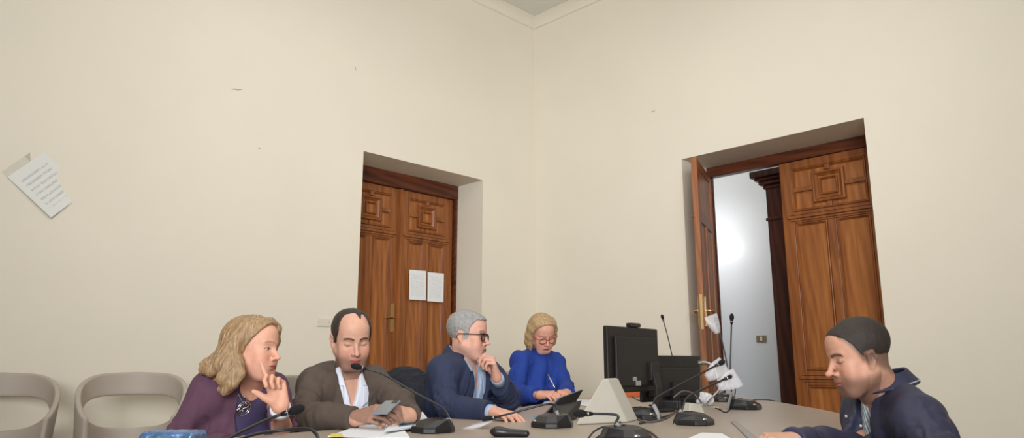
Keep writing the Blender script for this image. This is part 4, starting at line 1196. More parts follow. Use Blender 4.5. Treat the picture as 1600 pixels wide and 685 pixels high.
    tube_part('collar_piping', sel, .0022, mat('grey_piping', (170, 172, 178), .5), c, sides=6)
    # placket flap and snaps
    for px, py in ((1322, 651), (1345, 666)):
        # snap on the jacket surface along the pixel ray
        best = None; t = 1.7
        for _ in range(80):
            p = P(px, py, t); dd = float(S.ev(p[None])[0])
            if dd < .009: break
            t += max(dd * .7, .002)
        bm = bmesh.new(); ellip(bm, P(px, py, t + .004), (.0045, .0045, .0045)); bm_obj('snap', bm, mat('pale_snap', (200, 200, 200), .3), r, smooth=True)
    legs_clothes(r, J, NAVY_T, SHOE)
man_right()
# ------------------------------------------------------------------ table
TABLE_T = mat('taupe_table_laminate', (168, 154, 140), .38, var=.03, vscale=6, spec=.4)
outline = [(-1.25, 1.85), (-1.08, 2.25), (-.87, 2.51), (-.63, 2.77), (-.395, 3.04), (-.10, 3.72), (.09, 4.27), (.42, 5.1), (.85, 5.75), (1.25, 6.0), (1.58, 5.75), (1.72, 5.3),
           (1.70, 4.7), (1.62, 3.7), (1.40, 3.0), (1.15, 2.42), (1.03, 1.9), (.80, 1.2), (.35, .75), (-.35, .70), (-.95, .95), (-1.27, 1.4)]
poly = [tuple(p) for p in catmull([np.array(p) for p in outline], 6, closed=True)]
tb = empty('conference_table', (.2, 3.0, 0)); tag(tb, 'long oval taupe conference table with microphones on it', 'table')
bm = bmesh.new(); prism(bm, poly, TZ - .035, TZ); bm_obj('tabletop', bm, TABLE_T, tb, bevel=.004)
cx_, cy_ = .2, 3.1
for (lx, ly) in ((-.35, 1.7), (.55, 3.3), (1.1, 4.9)):
    bm = bmesh.new(); boxr(bm, lx - .30, lx + .30, ly - .05, ly + .05, .05, TZ - .036); boxr(bm, lx - .36, lx + .36, ly - .13, ly + .13, 0, .05)
    bm_obj('leg', bm, TABLE_T, tb, bevel=.006)

# ------------------------------------------------------------------ tub chairs
CH = mat('beige_chair_shell', (176, 165, 154), .55, bump=.05, bscale=300, var=.02)
CHS = cloth('beige_seat_pad', (176, 164, 148), .9)
LEGM = mat('chair_leg_metal', (150, 146, 140), .35, .9)
def make_chair(name='tub_chair'):
    r = empty(name)
    # local: front is +y; open backrest band above a low tub
    def prof(th):   # th 0 = back centre, +-1 at arm fronts ; returns plan position
        a = th * R(128); return np.array((math.sin(a) * .256, -math.cos(a) * .256 + .02, 0)), np.array((math.sin(a), -math.cos(a), 0))
    N_ = 40
    def sweep(zlo, zhi, thk, flare):
        bm = bmesh.new(); rings = []
        for i in range(N_ + 1):
            t = -1 + 2 * i / N_; p, n = prof(t); a, b = zlo(abs(t)), zhi(abs(t)); k = flare(abs(t)); ring = []
            M_ = 6
            for j in range(M_ + 1):
                z = a + (b - a) * j / M_; o = k * (z - .4)
                ring.append(p + n * (o + thk / 2) + np.array((0, 0, z)))
            for j in range(M_, -1, -1):
                z = a + (b - a) * j / M_; o = k * (z - .4)
                ring.append(p + n * (o - thk / 2) + np.array((0, 0, z)))
            rings.append([bm.verts.new(Vector(v)) for v in ring])
        L_ = len(rings[0])
        for a, b in zip(rings[:-1], rings[1:]):
            for j in range(L_): bm.faces.new((a[j], b[j], b[(j + 1) % L_], a[(j + 1) % L_]))
        bm.faces.new(rings[0][::-1]); bm.faces.new(rings[-1]); return bm
    top = interp([0, .35, .6, .85, 1], [.925, .915, .86, .745, .66])
    bot = interp([0, .35, .55, .62, 1], [.785, .780, .745, .70, .50])
    low = interp([0, .3, .5, .62, .85, 1], [.585, .60, .655, .72, .64, .56])
    bm = sweep(lambda t: float(bot(t)), lambda t: float(top(t)), .030, lambda t: .06)
    bm_obj('backrest', bm, CH, r, smooth=True, local=True, bevel=.010, seg=3)
    bm = sweep(lambda t: .36, lambda t: float(low(t)), .028, lambda t: .06)
    bm_obj('tub_shell', bm, CH, r, smooth=True, local=True, bevel=.008, seg=3)
    bm = bmesh.new(); pl = [(math.sin(a) * .245, math.cos(a) * .25 + .015) for a in np.linspace(0, 2 * math.pi, 36, endpoint=False)]
    prism(bm, pl, .36, .45); bm_obj('seat', bm, CHS, r, local=True, bevel=.02, seg=3)
    for sx, sy in ((-1, 1), (1, 1), (-1, -1), (1, -1)):
        bm = bmesh.new(); tube(bm, [(sx * .19, sy * .18, .37), (sx * .245, sy * .235, .0)], [.016, .010], 12); bm_obj('leg', bm, LEGM, r, local=True, smooth=True)
    return r
CG = 'beige tub chairs'
chair0 = make_chair()
def put(o, x, y, face, label):
    o.location = (x, y, 0); o.rotation_euler = (0, 0, math.atan2(-face[0], face[1])); tag(o, label, 'chair', CG); return o
a_ = P(210, 600, 4.36); put(chair0, a_[0], a_[1], (.45, -.9), 'empty beige tub chair against the wall, just left of the woman in purple')
a_ = P(0, 600, 4.12); put(dup(chair0), a_[0], a_[1], (.62, -.8), 'empty beige tub chair at the far left, cut by the photo edge')
put(dup(chair0), -.76, 3.24, (.93, -.36), 'beige tub chair under the man in the brown cardigan')
put(dup(chair0), -.45, 3.86, (.93, -.36), 'beige tub chair under the grey-haired man, a dark coat over its back')
put(dup(chair0), .10, 5.05, (.8, -.6), 'beige tub chair under the woman in blue')
STL = cloth('taupe_stool_pad', (150, 138, 124), .9)
for (x, y, lab) in ((-1.12, 2.84, 'low round padded stool under the woman in purple'), (1.42, 2.50, 'low round padded stool under the man on the right')):
    r = empty('stool', (x, y, 0)); tag(r, lab, 'stool', 'low padded stools')
    bm = bmesh.new(); prism(bm, [(math.cos(a) * .2, math.sin(a) * .2) for a in np.linspace(0, 2 * math.pi, 32, endpoint=False)], .37, .44); bm_obj('seat', bm, STL, r, local=True, bevel=.02, seg=3)
    for k in range(4):
        a = k * math.pi / 2 + .4; bm = bmesh.new(); tube(bm, [(math.cos(a) * .14, math.sin(a) * .14, .38), (math.cos(a) * .19, math.sin(a) * .19, 0)], [.014, .010], 10); bm_obj('leg', bm, LEGM, r, local=True, smooth=True)
# dark coat over the grey-haired man's chair
S = SDF()
S.ell((-.54, 3.72, .80), (.17, .15, .15), I3, .03); S.ell((-.62, 3.80, .66), (.16, .16, .18), I3, .05); S.ell((-.47, 3.60, .68), (.13, .10, .18), I3, .05)
S.disp = lambda Q: -.010 * (1 - np.abs(perlin(Q @ aniso((.2, .1, 1), 5, 16))) * 3) - .004 * (1 - np.abs(perlin(Q @ aniso((.9, .1, .3), 12, 34) + 3)) * 3)
o = sdf_obj('coat', S, cloth('black_coat', (26, 28, 38), .9), None, .005, 2); tag(o, 'black coat hanging over the chair behind the grey-haired man', 'coat')

# ------------------------------------------------------------------ conference microphones
BLK = mat('black_plastic', (30, 29, 31), .35, bump=.03, bscale=500)
BLKT = mat('black_gloss_top', (24, 24, 26), .22)
GRY = mat('grey_lever_plastic', (150, 150, 152), .35)
STEM = mat('black_gooseneck', (34, 32, 34), .4)
FOAM = mat('black_foam', (20, 20, 22), .95, bump=.5, bscale=900)
def mic(base, face, stem, label, size=1.0, mast=True, head_r=(.0125, .022), head_len=.03, button=True, mp=None):
    """base: (x,y) on the table, face: xy direction of its front; stem: list of world points from mast top to microphone head"""
    bx, by = base; f = nrm((face[0], face[1], 0)); s_ = size
    r = empty('conference_microphone', (bx, by, TZ)); tag(r, label, 'microphone', 'table microphones')
    M = aim_mat((bx, by, TZ + .001), f)
    ol = [(-.050, -.062), (.050, -.062), (.070, -.030), (.066, .035), (.038, .068), (-.038, .068), (-.066, .035), (-.070, -.030)]
    inn = [(-.040, -.050), (.040, -.050), (.054, -.022), (.046, .022), (.022, .040), (-.022, .040), (-.046, .022), (-.054, -.022)]
    bm = bmesh.new(); lv = []
    for k, (pl, z) in enumerate(((ol, .0), (ol, .014), ([(x * .96, y * .96) for x, y in ol], .020))):
        lv.append([bm.verts.new(M @ Vector((x * s_, y * s_, z * s_))) for x, y in pl])
    lv.append([bm.verts.new(M @ Vector((x * s_, y * s_, (.046 - .16 * max(0, y + .01)) * s_))) for x, y in inn])
    for a, b in zip(lv[:-1], lv[1:]):
        for i in range(8): bm.faces.new((a[i], a[(i + 1) % 8], b[(i + 1) % 8], b[i]))
    bm.faces.new(lv[0][::-1]); bm.faces.new(lv[-1])
    b = bm_obj('base', bm, BLK, r, bevel=.003, seg=2)
    if button:
        bm = bmesh.new(); ellip(bm, (0, 0, 0), (.013 * s_, .009 * s_, .005 * s_), seg=14, rings=8)
        for v in bm.verts: v.co = M @ (v.co + Vector((.030 * s_, .056 * s_, .022 * s_)))
        bm_obj('button', bm, mat_button, b, smooth=True)
        bm = bmesh.new(); 
        for i in range(3): box(bm, (-.022 * s_ + i * .022 * s_, -.02 * s_, .047 * s_), (.012 * s_, .006 * s_, .002), M)
        bm_obj('grille', bm, BLKT, b)
    root = M @ Vector((0, -.040 * s_, .030 * s_)); root = np.array(root)
    top = np.array(stem[0])
    if mast:
        bm = bmesh.new(); d = top - root
        mpts = [root + V3(0, 0, -.01), root + d * .35, root + d * .97, top] if mp is None else [P(a, b_, by + c_) for a, b_, c_ in mp]
        tube(bm, catmull(mpts, 5), .01, 8, flat=(.0095, .006), up=(f[0], f[1], 0.01))
        if mp is not None: root = mpts[0]
        bm_obj('mast', bm, GRY, r, smooth=False, bevel=.002)
    pts = catmull([root + (top - root) * .5] + [np.array(p) for p in stem], 8)
    bm = bmesh.new(); tube(bm, pts, .0042, 8); bm_obj('gooseneck', bm, STEM, r, smooth=True)
    e = np.array(stem[-1]); d = nrm(e - np.array(pts[-4]))
    Mh = aim_mat(e, d, (0.1, 0.05, 1) if abs(d[2]) < .9 else (1, 0, 0))
    bm = bmesh.new(); tube(bm, [e - d * .002, e + d * .012, e + d * .022], [.0055, .0078, .0085], 12); h = bm_obj('capsule', bm, BLKT, r, smooth=True)
    bm = bmesh.new(); tube(bm, [e + d * .012, e + d * .015], .0092, 14); bm_obj('ring', bm, SILVER, h, smooth=True)
    bm = bmesh.new(); ellip(bm, e + d * .038, (head_r[0], head_r[1], head_r[0]), Mh.to_3x3().to_4x4()); bm_obj('foam_windscreen', bm, FOAM, h, smooth=True)
    return r
mat_button = mat('silver_button', (190, 190, 196), .25, .8)
def T_(px, py):      # pixel on the table plane
    d = P(px, py, 1.0) - np.array((0, 0, HCAM)); t = (TZ - HCAM) / d[2]; return (d[0] * t, d[1] * t)
# A: in front of the man with the phone
b = T_(676, 676); mic(b, (-.75, -.65), [P(702, 655, b[1] + .02), P(690, 637, b[1] + .07), P(650, 615, b[1] + .10), P(600, 586, b[1] + .12), P(572, 577, b[1] + .12)],
    'microphone with its gooseneck raised to the mouth of the man in brown', 1.0, mp=[(706, 682, -.03), (700, 684, -.03), (702, 672, -.02), (700, 655, .0)])
# W: woman in purple's microphone
b = T_(335, 735); mic(b, (.3, -.9), [P(340, 700, b[1] + .06), P(368, 680, b[1] + .10), P(418, 656, b[1] + .18), P(440, 648, b[1] + .20)], 'microphone with slanted gooseneck before the woman in purple', 1.0)
# thin second stem behind it
b = T_(505, 735); mic(b, (-.3, -.9), [P(500, 700, b[1] + .04), P(495, 680, b[1] + .08), P(480, 671, b[1] + .10), P(440, 673, b[1] + .12), P(395, 680, b[1] + .08), P(360, 694, b[1] + .04)], 'microphone with its gooseneck bent flat between the woman in purple and the man in brown', .9)
# B: before the grey-haired man
b = T_(862, 668); mic(b, (-.75, -.65), [P(872, 642, b[1] + .03), P(866, 633, b[1] + .06), P(850, 633, b[1] + .08), P(800, 646, b[1] + .08), P(775, 652, b[1] + .06)],
    'microphone with gooseneck bent low towards the grey-haired man', 1.05, mp=[(868, 671, -.03), (875, 672, -.02), (875, 660, -.01), (869, 643, .0)])
# C: front, in front of the white wedge
b = T_(978, 692); mic(b, (.75, -.65), [P(962, 662, b[1] + .02), P(966, 652, b[1] + .02), P(958, 648, b[1] + .02), P(925, 647, b[1] + .01)], 'microphone with gooseneck bent at a right angle in front of the white wedge', 1.05, mp=[(957, 692, .0), (960, 678, .01), (967, 662, .01)])
# D: by the monitor foot
b = T_(1004, 655); mic(b, (.8, -.6), [P(1022, 628, b[1] + .02), P(1030, 619, b[1] + .04), P(1075, 595, b[1] + .10), P(1118, 572, b[1] + .16)], 'microphone beside the monitor foot with gooseneck slanting up to the right', 1.05, mp=[(1018, 654, -.05), (1028, 655, -.04), (1027, 645, -.03), (1021, 633, -.02)])
# E: centre right, shiny
b = T_(1084, 664); mic(b, (.8, -.6), [P(1066, 640, b[1] + .02), P(1074, 622, b[1] + .03), P(1100, 608, b[1] + .10), P(1132, 593, b[1] + .18)], 'shiny microphone base at the bottom centre right with bagged gooseneck', 1.05, mp=[(1055, 668, -.01), (1058, 655, .0), (1065, 642, .01)])
# F: right one, two stems
b = T_(1164, 640); mic(b, (.8, -.6), [P(1143, 614, b[1] + .02), P(1141, 592, b[1] + .02), P(1142, 540, b[1] + .03), P(1143, 507, b[1] + .03)], 'rightmost microphone base with an upright gooseneck', 1.15, mp=[(1137, 640, -.02), (1140, 626, -.01), (1144, 614, .0)])
b = T_(1128, 628); mic(b, (.5, -.8), [P(1137, 606, b[1] - .02), P(1138, 585, b[1] - .03), P(1131, 545, b[1] - .02), P(1121, 508, b[1])], 'dark microphone base behind the rightmost one, gooseneck head in a clear bag', 1.15)
# G: behind the screens
b = T_(1062, 618); mic(b, (.4, -.9), [P(1056, 590, b[1]), P(1051, 560, b[1]), P(1043, 525, b[1]), P(1037, 503, b[1])], 'microphone standing behind the low black screen, tall thin gooseneck', 1.0, mast=False)
# plastic bags over microphone heads
BAG = mat('clear_plastic_bag', (232, 232, 236), .25, alpha=.30, bump=.25, bscale=40)
def bag(c, axis, l, w_, label, seed=1, up=(0, 0, 1)):
    M = aim_mat(c, axis, up); rs = np.random.RandomState(seed); bm = bmesh.new(); rings = []
    for i in range(9):
        t = i / 8; ww = w_ * (.42 + .6 * math.sin(min(1, t * 1.25) * math.pi / 2)) ; th = w_ * .42 * (math.sin(min(1.0, (1 - t) * 1.6) * math.pi / 2) * .8 + .06); ring = []
        for k in range(20):
            a = 2 * math.pi * k / 20; ca, sa = math.cos(a), math.sin(a); j = 1 + .10 * math.sin(3 * a + seed + t * 4) + rs.uniform(-.035, .035)
            ring.append(bm.verts.new(M @ Vector((math.copysign(abs(ca) ** .6, ca) * ww / 2 * j, (t - .5) * l, math.copysign(abs(sa) ** .8, sa) * th / 2 * j))))
        rings.append(ring)
    for a, b in zip(rings[:-1], rings[1:]):
        for k in range(20): bm.faces.new((a[k], a[(k + 1) % 20], b[(k + 1) % 20], b[k]))
    bm.faces.new(rings[-1])
    o = bm_obj('plastic_bag', bm, BAG, smooth=True); tag(o, label, 'plastic bag', 'bags over microphones')
    so = o.modifiers.new('thickness', 'SOLIDIFY'); so.thickness = .0006
    return o
yF = T_(1128, 628)[1]
bag(P(1116, 507, yF), P(1109, 488, yF) - P(1125, 528, yF), .125, .085, 'clear bag over the tilted microphone head near the door handle', 2, up=(0, -1, 0))
yD = T_(1004, 655)[1] + .18
bag(P(1119, 581, yD), P(1137, 567, yD) - P(1106, 590, yD), .11, .085, 'clear bag over the slanting microphone head right of the black screen', 3, up=(0, -1, 0))
yE = T_(1084, 664)[1] + .2
bag(P(1138, 597, yE), P(1148, 590, yE) - P(1122, 605, yE), .10, .08, 'clear bag over the lower slanting microphone head behind the tissue', 4, up=(0, -1, 0))
yB = T_(862, 668)[1] + .05
bag(P(742, 668, yB - .1), P(770, 655, yB) - P(722, 672, yB), .14, .07, 'crumpled clear bag at the low microphone head by the table edge', 5)

# ------------------------------------------------------------------ screens
mo = empty('computer_monitor'); tag(mo, 'larger black monitor seen from behind on a stand, webcam on top', 'monitor')
L0, L1 = P(947, 560, 3.50), P(1026, 560, 3.88); L0[2] = L1[2] = 0
ax = nrm(L1 - L0); wd = np.linalg.norm(L1 - L0); nb_ = np.array((ax[1], -ax[0], 0))      # towards the camera side
zb, zt = .835, 1.155
Mm = Matrix((Vector(ax), Vector(-nb_), Vector((0, 0, 1)))).transposed().to_4x4(); Mm.translation = Vector((L0 + L1) / 2)
mo.matrix_basis = Mm @ Matrix.Translation((0, .0, TZ)); zz = TZ
bpy.context.view_layer.update()
MB_ = mat('monitor_back_plastic', (26, 22, 22), .5, bump=.05, bscale=400)
bm = bmesh.new(); boxr(bm, -wd / 2, wd / 2, -.012, .016, zb - zz, zt - zz); boxr(bm, -wd / 2 + .05, wd / 2 - .05, -.030, -.011, zb + .03 - zz, zt - .05 - zz)
sc_ = bm_obj('housing', bm, MB_, mo, local=True, bevel=.006)
bm = bmesh.new(); boxr(bm, -wd / 2 + .012, wd / 2 - .012, .0155, .0175, zb + .015 - zz, zt - .012 - zz); bm_obj('screen', bm, mat('dark_screen', (14, 15, 18), .1), sc_, local=True)
bm = bmesh.new(); boxr(bm, -.055, -.02, -.0315, -.0298, zb + .055 - zz, zb + .075 - zz); boxr(bm, -.028, .022, -.0315, -.0298, zb + .032 - zz, zb + .056 - zz)
bm_obj('label_sticker', bm, mat('pale_sticker', (150, 148, 144), .5), sc_, local=True)
bm = bmesh.new(); tube(bm, [(wd * .30, -.035, .21), (wd * .30, -.055, .12), (wd * .30, -.055, .01)], .03, 4, flat=(.034, .011)); box(bm, (wd * .30, -.038, .20), (.09, .02, .09))
bm_obj('stand', bm, MB_, mo, local=True, bevel=.003)
bm = bmesh.new(); prism(bm, [(wd * .30 + math.cos(a) * .125, -.03 + math.sin(a) * .095) for a in np.linspace(0, 2 * math.pi, 28, endpoint=False)], .001, .014); bm_obj('foot', bm, MB_, mo, local=True, bevel=.004)
wc = empty('webcam'); wc.matrix_basis = mo.matrix_basis @ Matrix.Translation((.02, 0, zt - zz + .001)); tag(wc, 'small black webcam clipped on top of the larger monitor', 'webcam')
bm = bmesh.new(); boxr(bm, -.045, .045, -.018, .02, 0, .022); bm_obj('camera_body', bm, BLK, wc, local=True, bevel=.006)
bm = bmesh.new(); tube(bm, [(0, .018, .011), (0, .024, .011)], .008, 14); bm_obj('lens', bm, BLKT, wc, local=True, smooth=True)
# second, lower screen
m2 = empty('all_in_one_screen'); tag(m2, 'lower black screen standing behind the larger monitor', 'monitor')
L0, L1 = P(1000, 600, 3.98), P(1090, 600, 4.30); L0[2] = L1[2] = 0; ax = nrm(L1 - L0); w2_ = np.linalg.norm(L1 - L0); nb_ = np.array((ax[1], -ax[0], 0))
Mm = Matrix((Vector(ax), Vector(-nb_), Vector((0, 0, 1)))).transposed().to_4x4(); Mm.translation = Vector((L0 + L1) / 2) + Vector((0, 0, TZ)); m2.matrix_basis = Mm @ Matrix.Rotation(R(4), 4, 'X')
bm = bmesh.new(); boxr(bm, -w2_ / 2, w2_ / 2, -.010, .012, .035, .285); boxr(bm, -w2_ / 2 + .04, w2_ / 2 - .04, -.026, -.009, .06, .22); h_ = bm_obj('housing', bm, BLK, m2, local=True, bevel=.005)
bm = bmesh.new(); boxr(bm, -w2_ / 2 + .01, w2_ / 2 - .01, .0115, .0135, .045, .275); bm_obj('screen', bm, bpy.data.materials['dark_screen'], h_, local=True)
bm = bmesh.new(); boxr(bm, -.12, .12, -.10, .06, .003, .014); boxr(bm, -.03, .03, -.04, -.015, .01, .14); bm_obj('stand', bm, BLK, m2, local=True, bevel=.004)

# ------------------------------------------------------------------ white wedge
WM = mat('white_matte_plastic', (194, 189, 177), .55)
a0, a1 = T_(899, 665), T_(981, 661)
A = V3(a0[0], a0[1], TZ + .001); B = V3(a1[0], a1[1], TZ + .001); D = V3(.065, .125, 0)
ap = P(945, 592, (A[1] + B[1]) / 2); wv2 = (B - A)
t0, t1 = ap - wv2 * .04, ap + wv2 * .06; t0[2] = t1[2] = ap[2]
Dd = D * .9
verts = [A, B, B + D, A + D, t0, t1, t1 + Dd, t0 + Dd]
fc = [(0, 1, 2, 3), (4, 7, 6, 5), (0, 4, 5, 1), (1, 5, 6, 2), (2, 6, 7, 3), (3, 7, 4, 0)]
o = mesh_obj('wedge_stand', verts, fc, WM, smooth=False); bv = o.modifiers.new('b', 'BEVEL'); bv.width = .006; bv.segments = 3
tag(o, 'white pointed wedge-shaped block standing on the table left of the monitor', 'wedge block')

# ------------------------------------------------------------------ tablet in a black folio case
tbp = empty('tablet'); tag(tbp, 'tablet propped in an open black folio case, seen from behind', 'tablet')
bl = T_(843, 652); br = T_(897, 655)
c0, c1 = P(838, 648, 2.98), P(905, 612, 3.22)
# slab: lower edge from p0 to p1, upper edge leaning up right
lo0 = V3(*T_(846, 655), TZ + .006); lo1 = V3(*T_(884, 650), TZ + .006)
hi0 = P(872, 622, lo0[1] + .10); hi1 = P(908, 609, lo1[1] + .12)
lo0 = V3(*T_(842, 657), TZ + .008)
def slab(name, q, th, m, parent, bev=.003):
    q = [np.array(v, float) for v in q]; n = nrm(np.cross(q[1] - q[0], q[3] - q[0])) * th
    return_ = mesh_obj(name, q + [v + n for v in q], [(0, 3, 2, 1), (4, 5, 6, 7), (0, 1, 5, 4), (1, 2, 6, 5), (2, 3, 7, 6), (3, 0, 4, 7)], m, parent, smooth=False)
    b_ = return_.modifiers.new('b', 'BEVEL'); b_.width = bev; b_.segments = 2; return return_
CASE = mat('black_folio_case', (26, 26, 29), .6, bump=.15, bscale=300)
slab('screen', [lo0, lo1, hi1, hi0], .006, mat('tablet_edge_grey', (120, 122, 126), .3, .4), tbp)
n_ = nrm(np.cross(lo1 - lo0, hi0 - lo0)); n_ = n_ if n_[1] < 0 else -n_
slab('folio_cover', [lo0 + n_ * .010, lo1 + n_ * .010, hi1 + n_ * .008, hi0 + n_ * .008], .004 , CASE, tbp)
mid0, mid1 = lo0 * .45 + hi0 * .55 + n_ * .015, lo1 * .45 + hi1 * .55 + n_ * .015
f0, f1 = V3(*T_(866, 668), TZ + .004), V3(*T_(901, 656), TZ + .004)
slab('folio_flap', [f0, f1, mid1 + V3(.02, 0, 0), mid0], .003, CASE, tbp, .001)

# ------------------------------------------------------------------ papers and small things
def flat_sheet(name, corners_px, label, cat, m, z=.001, th=.0012, curl=0.0, group=None, hts=None):
    cs_ = [V3(*T_(px, py), TZ + z) for px, py in corners_px]; n = 8; vs = []; fs = []
    for layer in (0, 1):
        for j in range(n + 1):
            for i in range(n + 1):
                u, v = i / n, j / n
                p = (cs_[0] * (1 - u) + cs_[1] * u) * (1 - v) + (cs_[3] * (1 - u) + cs_[2] * u) * v
                p = p + V3(0, 0, th * layer + curl * (u ** 3 * v ** 2 + .5 * (1 - u) ** 3 * (1 - v) ** 2)); vs.append(p)
    W = n + 1
    for j in range(n):
        for i in range(n):
            a = j * W + i; b = a + W * W; fs.append((b, b + 1, b + W + 1, b + W)); fs.append((a, a + W, a + W + 1, a + 1))
    for i in range(n):
        for a, c in ((i, i + 1), (n * W + i, n * W + i + 1), (i * W, (i + 1) * W), (i * W + n, (i + 1) * W + n)): fs.append((a, c, c + W * W, a + W * W))
    o = mesh_obj(name, vs, fs, m, smooth=False); return tag(o, label, cat, group)
PW = mat('white_sheet', (232, 234, 238), .7)
flat_sheet('paper', [(512, 687), (640, 687), (622, 664), (560, 668)], 'white papers under the hands of the man in brown', 'paper', PW, .004, .003, .006)
flat_sheet('booklet', [(600, 684), (676, 668), (660, 655), (618, 662)], 'white and blue booklet right of the hands of the man in brown', 'booklet', PW, .010, .006, .015)
flat_sheet('booklet_cover_print', [(622, 676), (662, 668), (652, 660), (628, 664)], '', '', mat('blue_print', (70, 120, 160), .5), .0175, .0008)
bk = bpy.data.objects['booklet']; bc = bpy.data.objects['booklet_cover_print']; bc.name = 'blue_cover_print'; bc.parent = bk
for k_ in ('label', 'category'):
    if k_ in bc: del bc[k_]
flat_sheet('sticky_note', [(514, 688), (536, 688), (534, 682), (517, 683)], 'yellow note at the front edge of the white papers', 'note', mat('yellow_note', (226, 208, 110), .7), .0085)
flat_sheet('notebook_page', [(890, 633), (919, 636), (924, 626), (898, 625)], 'white page before the woman in blue, behind the tablet', 'paper', PW, .002)
flat_sheet('writing_pad', [(846, 634), (898, 633), (896, 622), (858, 622)], 'white pad under the hands of the woman in blue', 'paper', PW, .003)
flat_sheet('paper', [(1068, 690), (1150, 692), (1128, 679), (1096, 678)], 'white sheet at the bottom edge in front of the shiny microphone base', 'paper', PW, .002)
flat_sheet('orange_folder', [(976, 621), (1009, 621), (1007, 618.5), (980, 618.5)], 'orange folder on the table under the larger monitor', 'folder', mat('orange_card', (226, 112, 52), .6), .002, .038)
flat_sheet('orange_slip', [(1020, 622), (1028, 622), (1028, 618.5), (1022, 618.5)], 'orange slip beside the monitor stand', 'paper', bpy.data.materials['orange_card'], .002, .06)
flat_sheet('ruler_strip', [(1142, 660), (1150, 659), (1186, 688), (1174, 692)], 'grey flat strip lying on the table near the right man', 'strip', mat('grey_strip', (150, 144, 138), .5), .001, .003)
# blue wrapped packet, bottom left
c = V3(*T_(280, 700), TZ); S = SDF()
S.box((c[0] - .02, c[1], TZ + .024), (.078, .05, .020), I3, .012, 0)
S.disp = lambda Q: -.004 * (1 - np.abs(perlin(Q @ aniso((.8, .3, .2), 14, 60))) * 3)
pk = sdf_obj('packet', S, mat('blue_foil_wrapper', (92, 128, 176), .25, .35, bump=.3, bscale=60, var=.3, vscale=30), None, .003, 1); tag(pk, 'shiny blue wrapped packet on the table at bottom left', 'packet')
# phone in the hands
ph = empty('smartphone'); tag(ph, 'grey smartphone held by the man in the brown cardigan', 'phone')
ph.matrix_basis = aim_mat(P(604, 637, 2.66), P(614, 628, 2.70) - P(594, 646, 2.60), (-.1, -.25, .95)); Mp = ph.matrix_basis
bm = bmesh.new(); boxr(bm, -.031, .031, -.060, .060, -.004, .004); po = bm_obj('case', bm, mat('grey_phone_case', (146, 152, 160), .3, .4), ph, local=True, bevel=.0035, seg=3)
bm = bmesh.new(); boxr(bm, -.028, .028, -.057, .057, -.0047, -.0039); bm_obj('screen', bm, bpy.data.materials['dark_screen'], po, local=True)
bm = bmesh.new(); boxr(bm, .004, .025, .028, .054, .0035, .0058); bm_obj('camera_bump', bm, BLKT, po, local=True, bevel=.002)
# pen
p0, p1 = P(856, 586, 4.40), P(871, 614, 4.30)
pn = empty('pen', p0); tag(pn, 'slim silver pen in the hand of the woman in blue', 'pen')
d_ = nrm(p1 - p0); bm = bmesh.new(); tube(bm, [p0, p0 + d_ * .11], .0045, 10); bm_obj('barrel', bm, SILVER, pn, smooth=True)
bm = bmesh.new(); tube(bm, [p0 + d_ * .11, p1], [.0045, .001], 10); bm_obj('tip', bm, BLK, pn, smooth=True)
# blue card in the grey-haired man's fingers
q0 = P(836, 652, 3.02)
bm = bmesh.new(); box(bm, (0, 0, 0), (.045, .030, .0014), aim_mat(P(841, 653, 2.99), (.3, .9, .0), (0.1, -.35, 1)))
o = bm_obj('blue_card', bm, mat('blue_card', (52, 142, 196), .5), bevel=.0005); tag(o, 'small bright blue card at the fingertips of the grey-haired man', 'card')
# black handset lying before the table edge
c = T_(798, 684); S = SDF(); S.rc((c[0] - .045, c[1] + .015, TZ + .015), (c[0] + .05, c[1] - .01, TZ + .013), .0145, .012, 0); S.ell((c[0] - .04, c[1] + .015, TZ + .017), (.03, .02, .016), I3, .01)
o = sdf_obj('dark_handset', S, BLK, None, .003, 1); tag(o, 'small dark elongated handset lying on the table before the low gooseneck', 'handset')
# crumpled tissue and white tub near the cables
S = SDF(); c = T_(1096, 634); S.ell((c[0], c[1], TZ + .035), (.065, .05, .032), I3, 0); S.disp = lambda Q: -.012 * (1 - np.abs(perlin(Q * 34)) * 3)
S.gen(lambda Q: Q[:, 2] - (TZ + .002), (c[0], c[1], TZ - .1), .11, 0, True)
o = sdf_obj('tissue', S, mat('white_tissue', (226, 226, 230), .8), None, .003, 1); tag(o, 'crumpled white tissue heaped between the microphones', 'tissue')
tc_ = T_(1083, 648); bm = bmesh.new(); M = Matrix.Translation((tc_[0], tc_[1], TZ + .001)) @ Matrix.Rotation(R(30), 4, 'Z')
vs = [bm.verts.new(M @ Vector(v)) for v in [(-.05, -.03, 0), (.05, -.03, 0), (.05, .03, 0), (-.05, .03, 0), (-.04, -.024, .055), (.034, -.024, .045), (.034, .024, .045), (-.04, .024, .055)]]
for f in ((0, 3, 2, 1), (4, 5, 6, 7), (0, 1, 5, 4), (1, 2, 6, 5), (2, 3, 7, 6), (3, 0, 4, 7)): bm.faces.new([vs[i] for i in f])
o = bm_obj('small_box', bm, mat('pale_card_box', (196, 190, 176), .6), bevel=.004); tag(o, 'small cream box in front of the crumpled tissue', 'box')
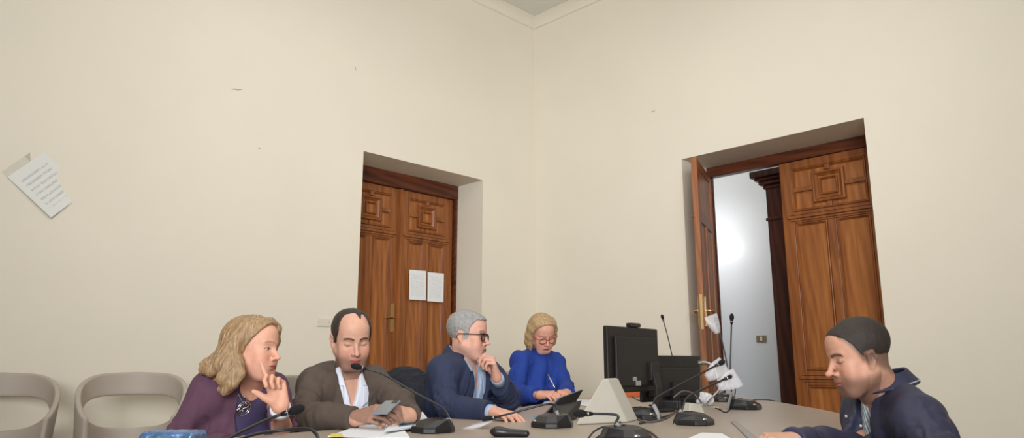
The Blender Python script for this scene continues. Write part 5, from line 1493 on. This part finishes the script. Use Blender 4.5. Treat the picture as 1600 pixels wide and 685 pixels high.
# ------------------------------------------------------------------ cables
CB = mat('black_cable', (30, 28, 30), .5); CW = mat('white_cable', (205, 202, 198), .5); CP = mat('grey_purple_cable', (96, 84, 88), .5)
def cable(pxs, label, m, r_=.0035, lift=None):
    pts = []
    for i, pq in enumerate(pxs):
        if len(pq) == 2: x, y = T_(*pq); pts.append(V3(x, y, TZ + r_ + .0005))
        else: pts.append(P(*pq))
    bm = bmesh.new(); tube(bm, catmull(pts, 8), r_, 8); o = bm_obj('cable', bm, m, smooth=True); return tag(o, label, 'cable', 'cables on the table')
cable([(1166, 628), (1182, 626), (1197, 626), (1211, 628)], 'thin black cable running right from the rightmost microphone to the table edge', CB, .003)
cable([(918, 690), (928, 675, 2.4), (945, 667, 2.42), (956, 672, 2.42), (958, 690)], 'looping black cable at the bottom under the right-angled microphone', CB, .003)
cable([(928, 690), (940, 680, 2.36), (954, 677, 2.36), (966, 690)], 'inner black cable loop at the bottom edge', CB, .003)
cable([(966, 664), (985, 652), (1010, 662), (1040, 656), (1056, 645)], 'grey-purple cable winding between the wedge and the shiny microphone', CP, .004)
cable([(960, 668), (990, 668), (1016, 678), (1030, 690)], 'black cable curling towards the bottom edge below the monitor', CB, .0035)
cable([(1000, 664), (1020, 658), (1048, 650), (1062, 640)], 'black cable from the monitor foot to the shiny microphone', CB, .004)
cable([(984, 618), (992, 624), (1004, 629), (1012, 628)], 'black cable hanging below the larger monitor', CB, .003)
cable([(1115, 638), (1126, 642), (1134, 646), (1142, 640)], 'short cable with a pale plug before the right microphone', CB, .003)
cable([(1092, 568, 4.0), (1102, 566, 3.95), (1116, 574, 3.9), (1122, 596, 3.85), (1124, 608, 3.8), (1112, 622, 3.75), (1104, 632)], 'white cable arching beside the bagged microphones', CW, .004)
cable([(1126, 600, 3.7), (1136, 594, 3.7), (1146, 600, 3.7), (1149, 612, 3.68), (1147, 622)], 'grey cable looping behind the rightmost microphone', CP, .003)
cable([(1020, 640), (1036, 628), (1050, 634), (1064, 622), (1082, 626)], 'tangled black cable behind the tissue', CB, .004)
cable([(1014, 646), (1030, 636), (1044, 640), (1058, 630), (1076, 634)], 'second tangled black cable before the low screen', CB, .004)
cable([(1052, 622, 3.6), (1066, 612, 3.6), (1080, 614, 3.55), (1090, 622, 3.5), (1096, 630, 3.45)], 'grey cable arching over the tissue', CP, .004)
bm = bmesh.new(); c = V3(*T_(1119, 639), TZ + .006); box(bm, (0, 0, 0), (.028, .012, .010), aim_mat(c, (.5, .8, 0)))
o = bm_obj('plug', bm, CW, bevel=.002); tag(o, 'pale plug end of a cable on the table near the rightmost microphone', 'plug')
# dark power block heap behind the right microphones
for (px, py, s3, rz, lab) in ((1070, 636, (.11, .07, .05), 20, 'black power adapter between monitor foot and tissue'), (1045, 640, (.12, .08, .045), -25, 'black power adapter beside the monitor foot'), (1106, 623, (.10, .05, .035), 10, 'black adapter behind the crumpled tissue')):
    x, y = T_(px, py); bm = bmesh.new(); box(bm, (0, 0, s3[2] / 2 + .001), s3, Matrix.Translation((x, y, TZ)) @ Matrix.Rotation(R(rz), 4, 'Z'))
    o = bm_obj('power_adapter', bm, BLK, bevel=.008, seg=3); tag(o, lab, 'power adapter')
# lens-cap like cable bundle on the screen's right edge
bm = bmesh.new(); tube(bm, [P(1091, 567, 4.12), P(1104, 568, 4.10)], .012, 12); o = bm_obj('cable_plug', bm, mat('green_grey_plug', (96, 104, 92), .5), smooth=True)
o.parent = m2; o.matrix_parent_inverse = m2.matrix_basis.inverted()
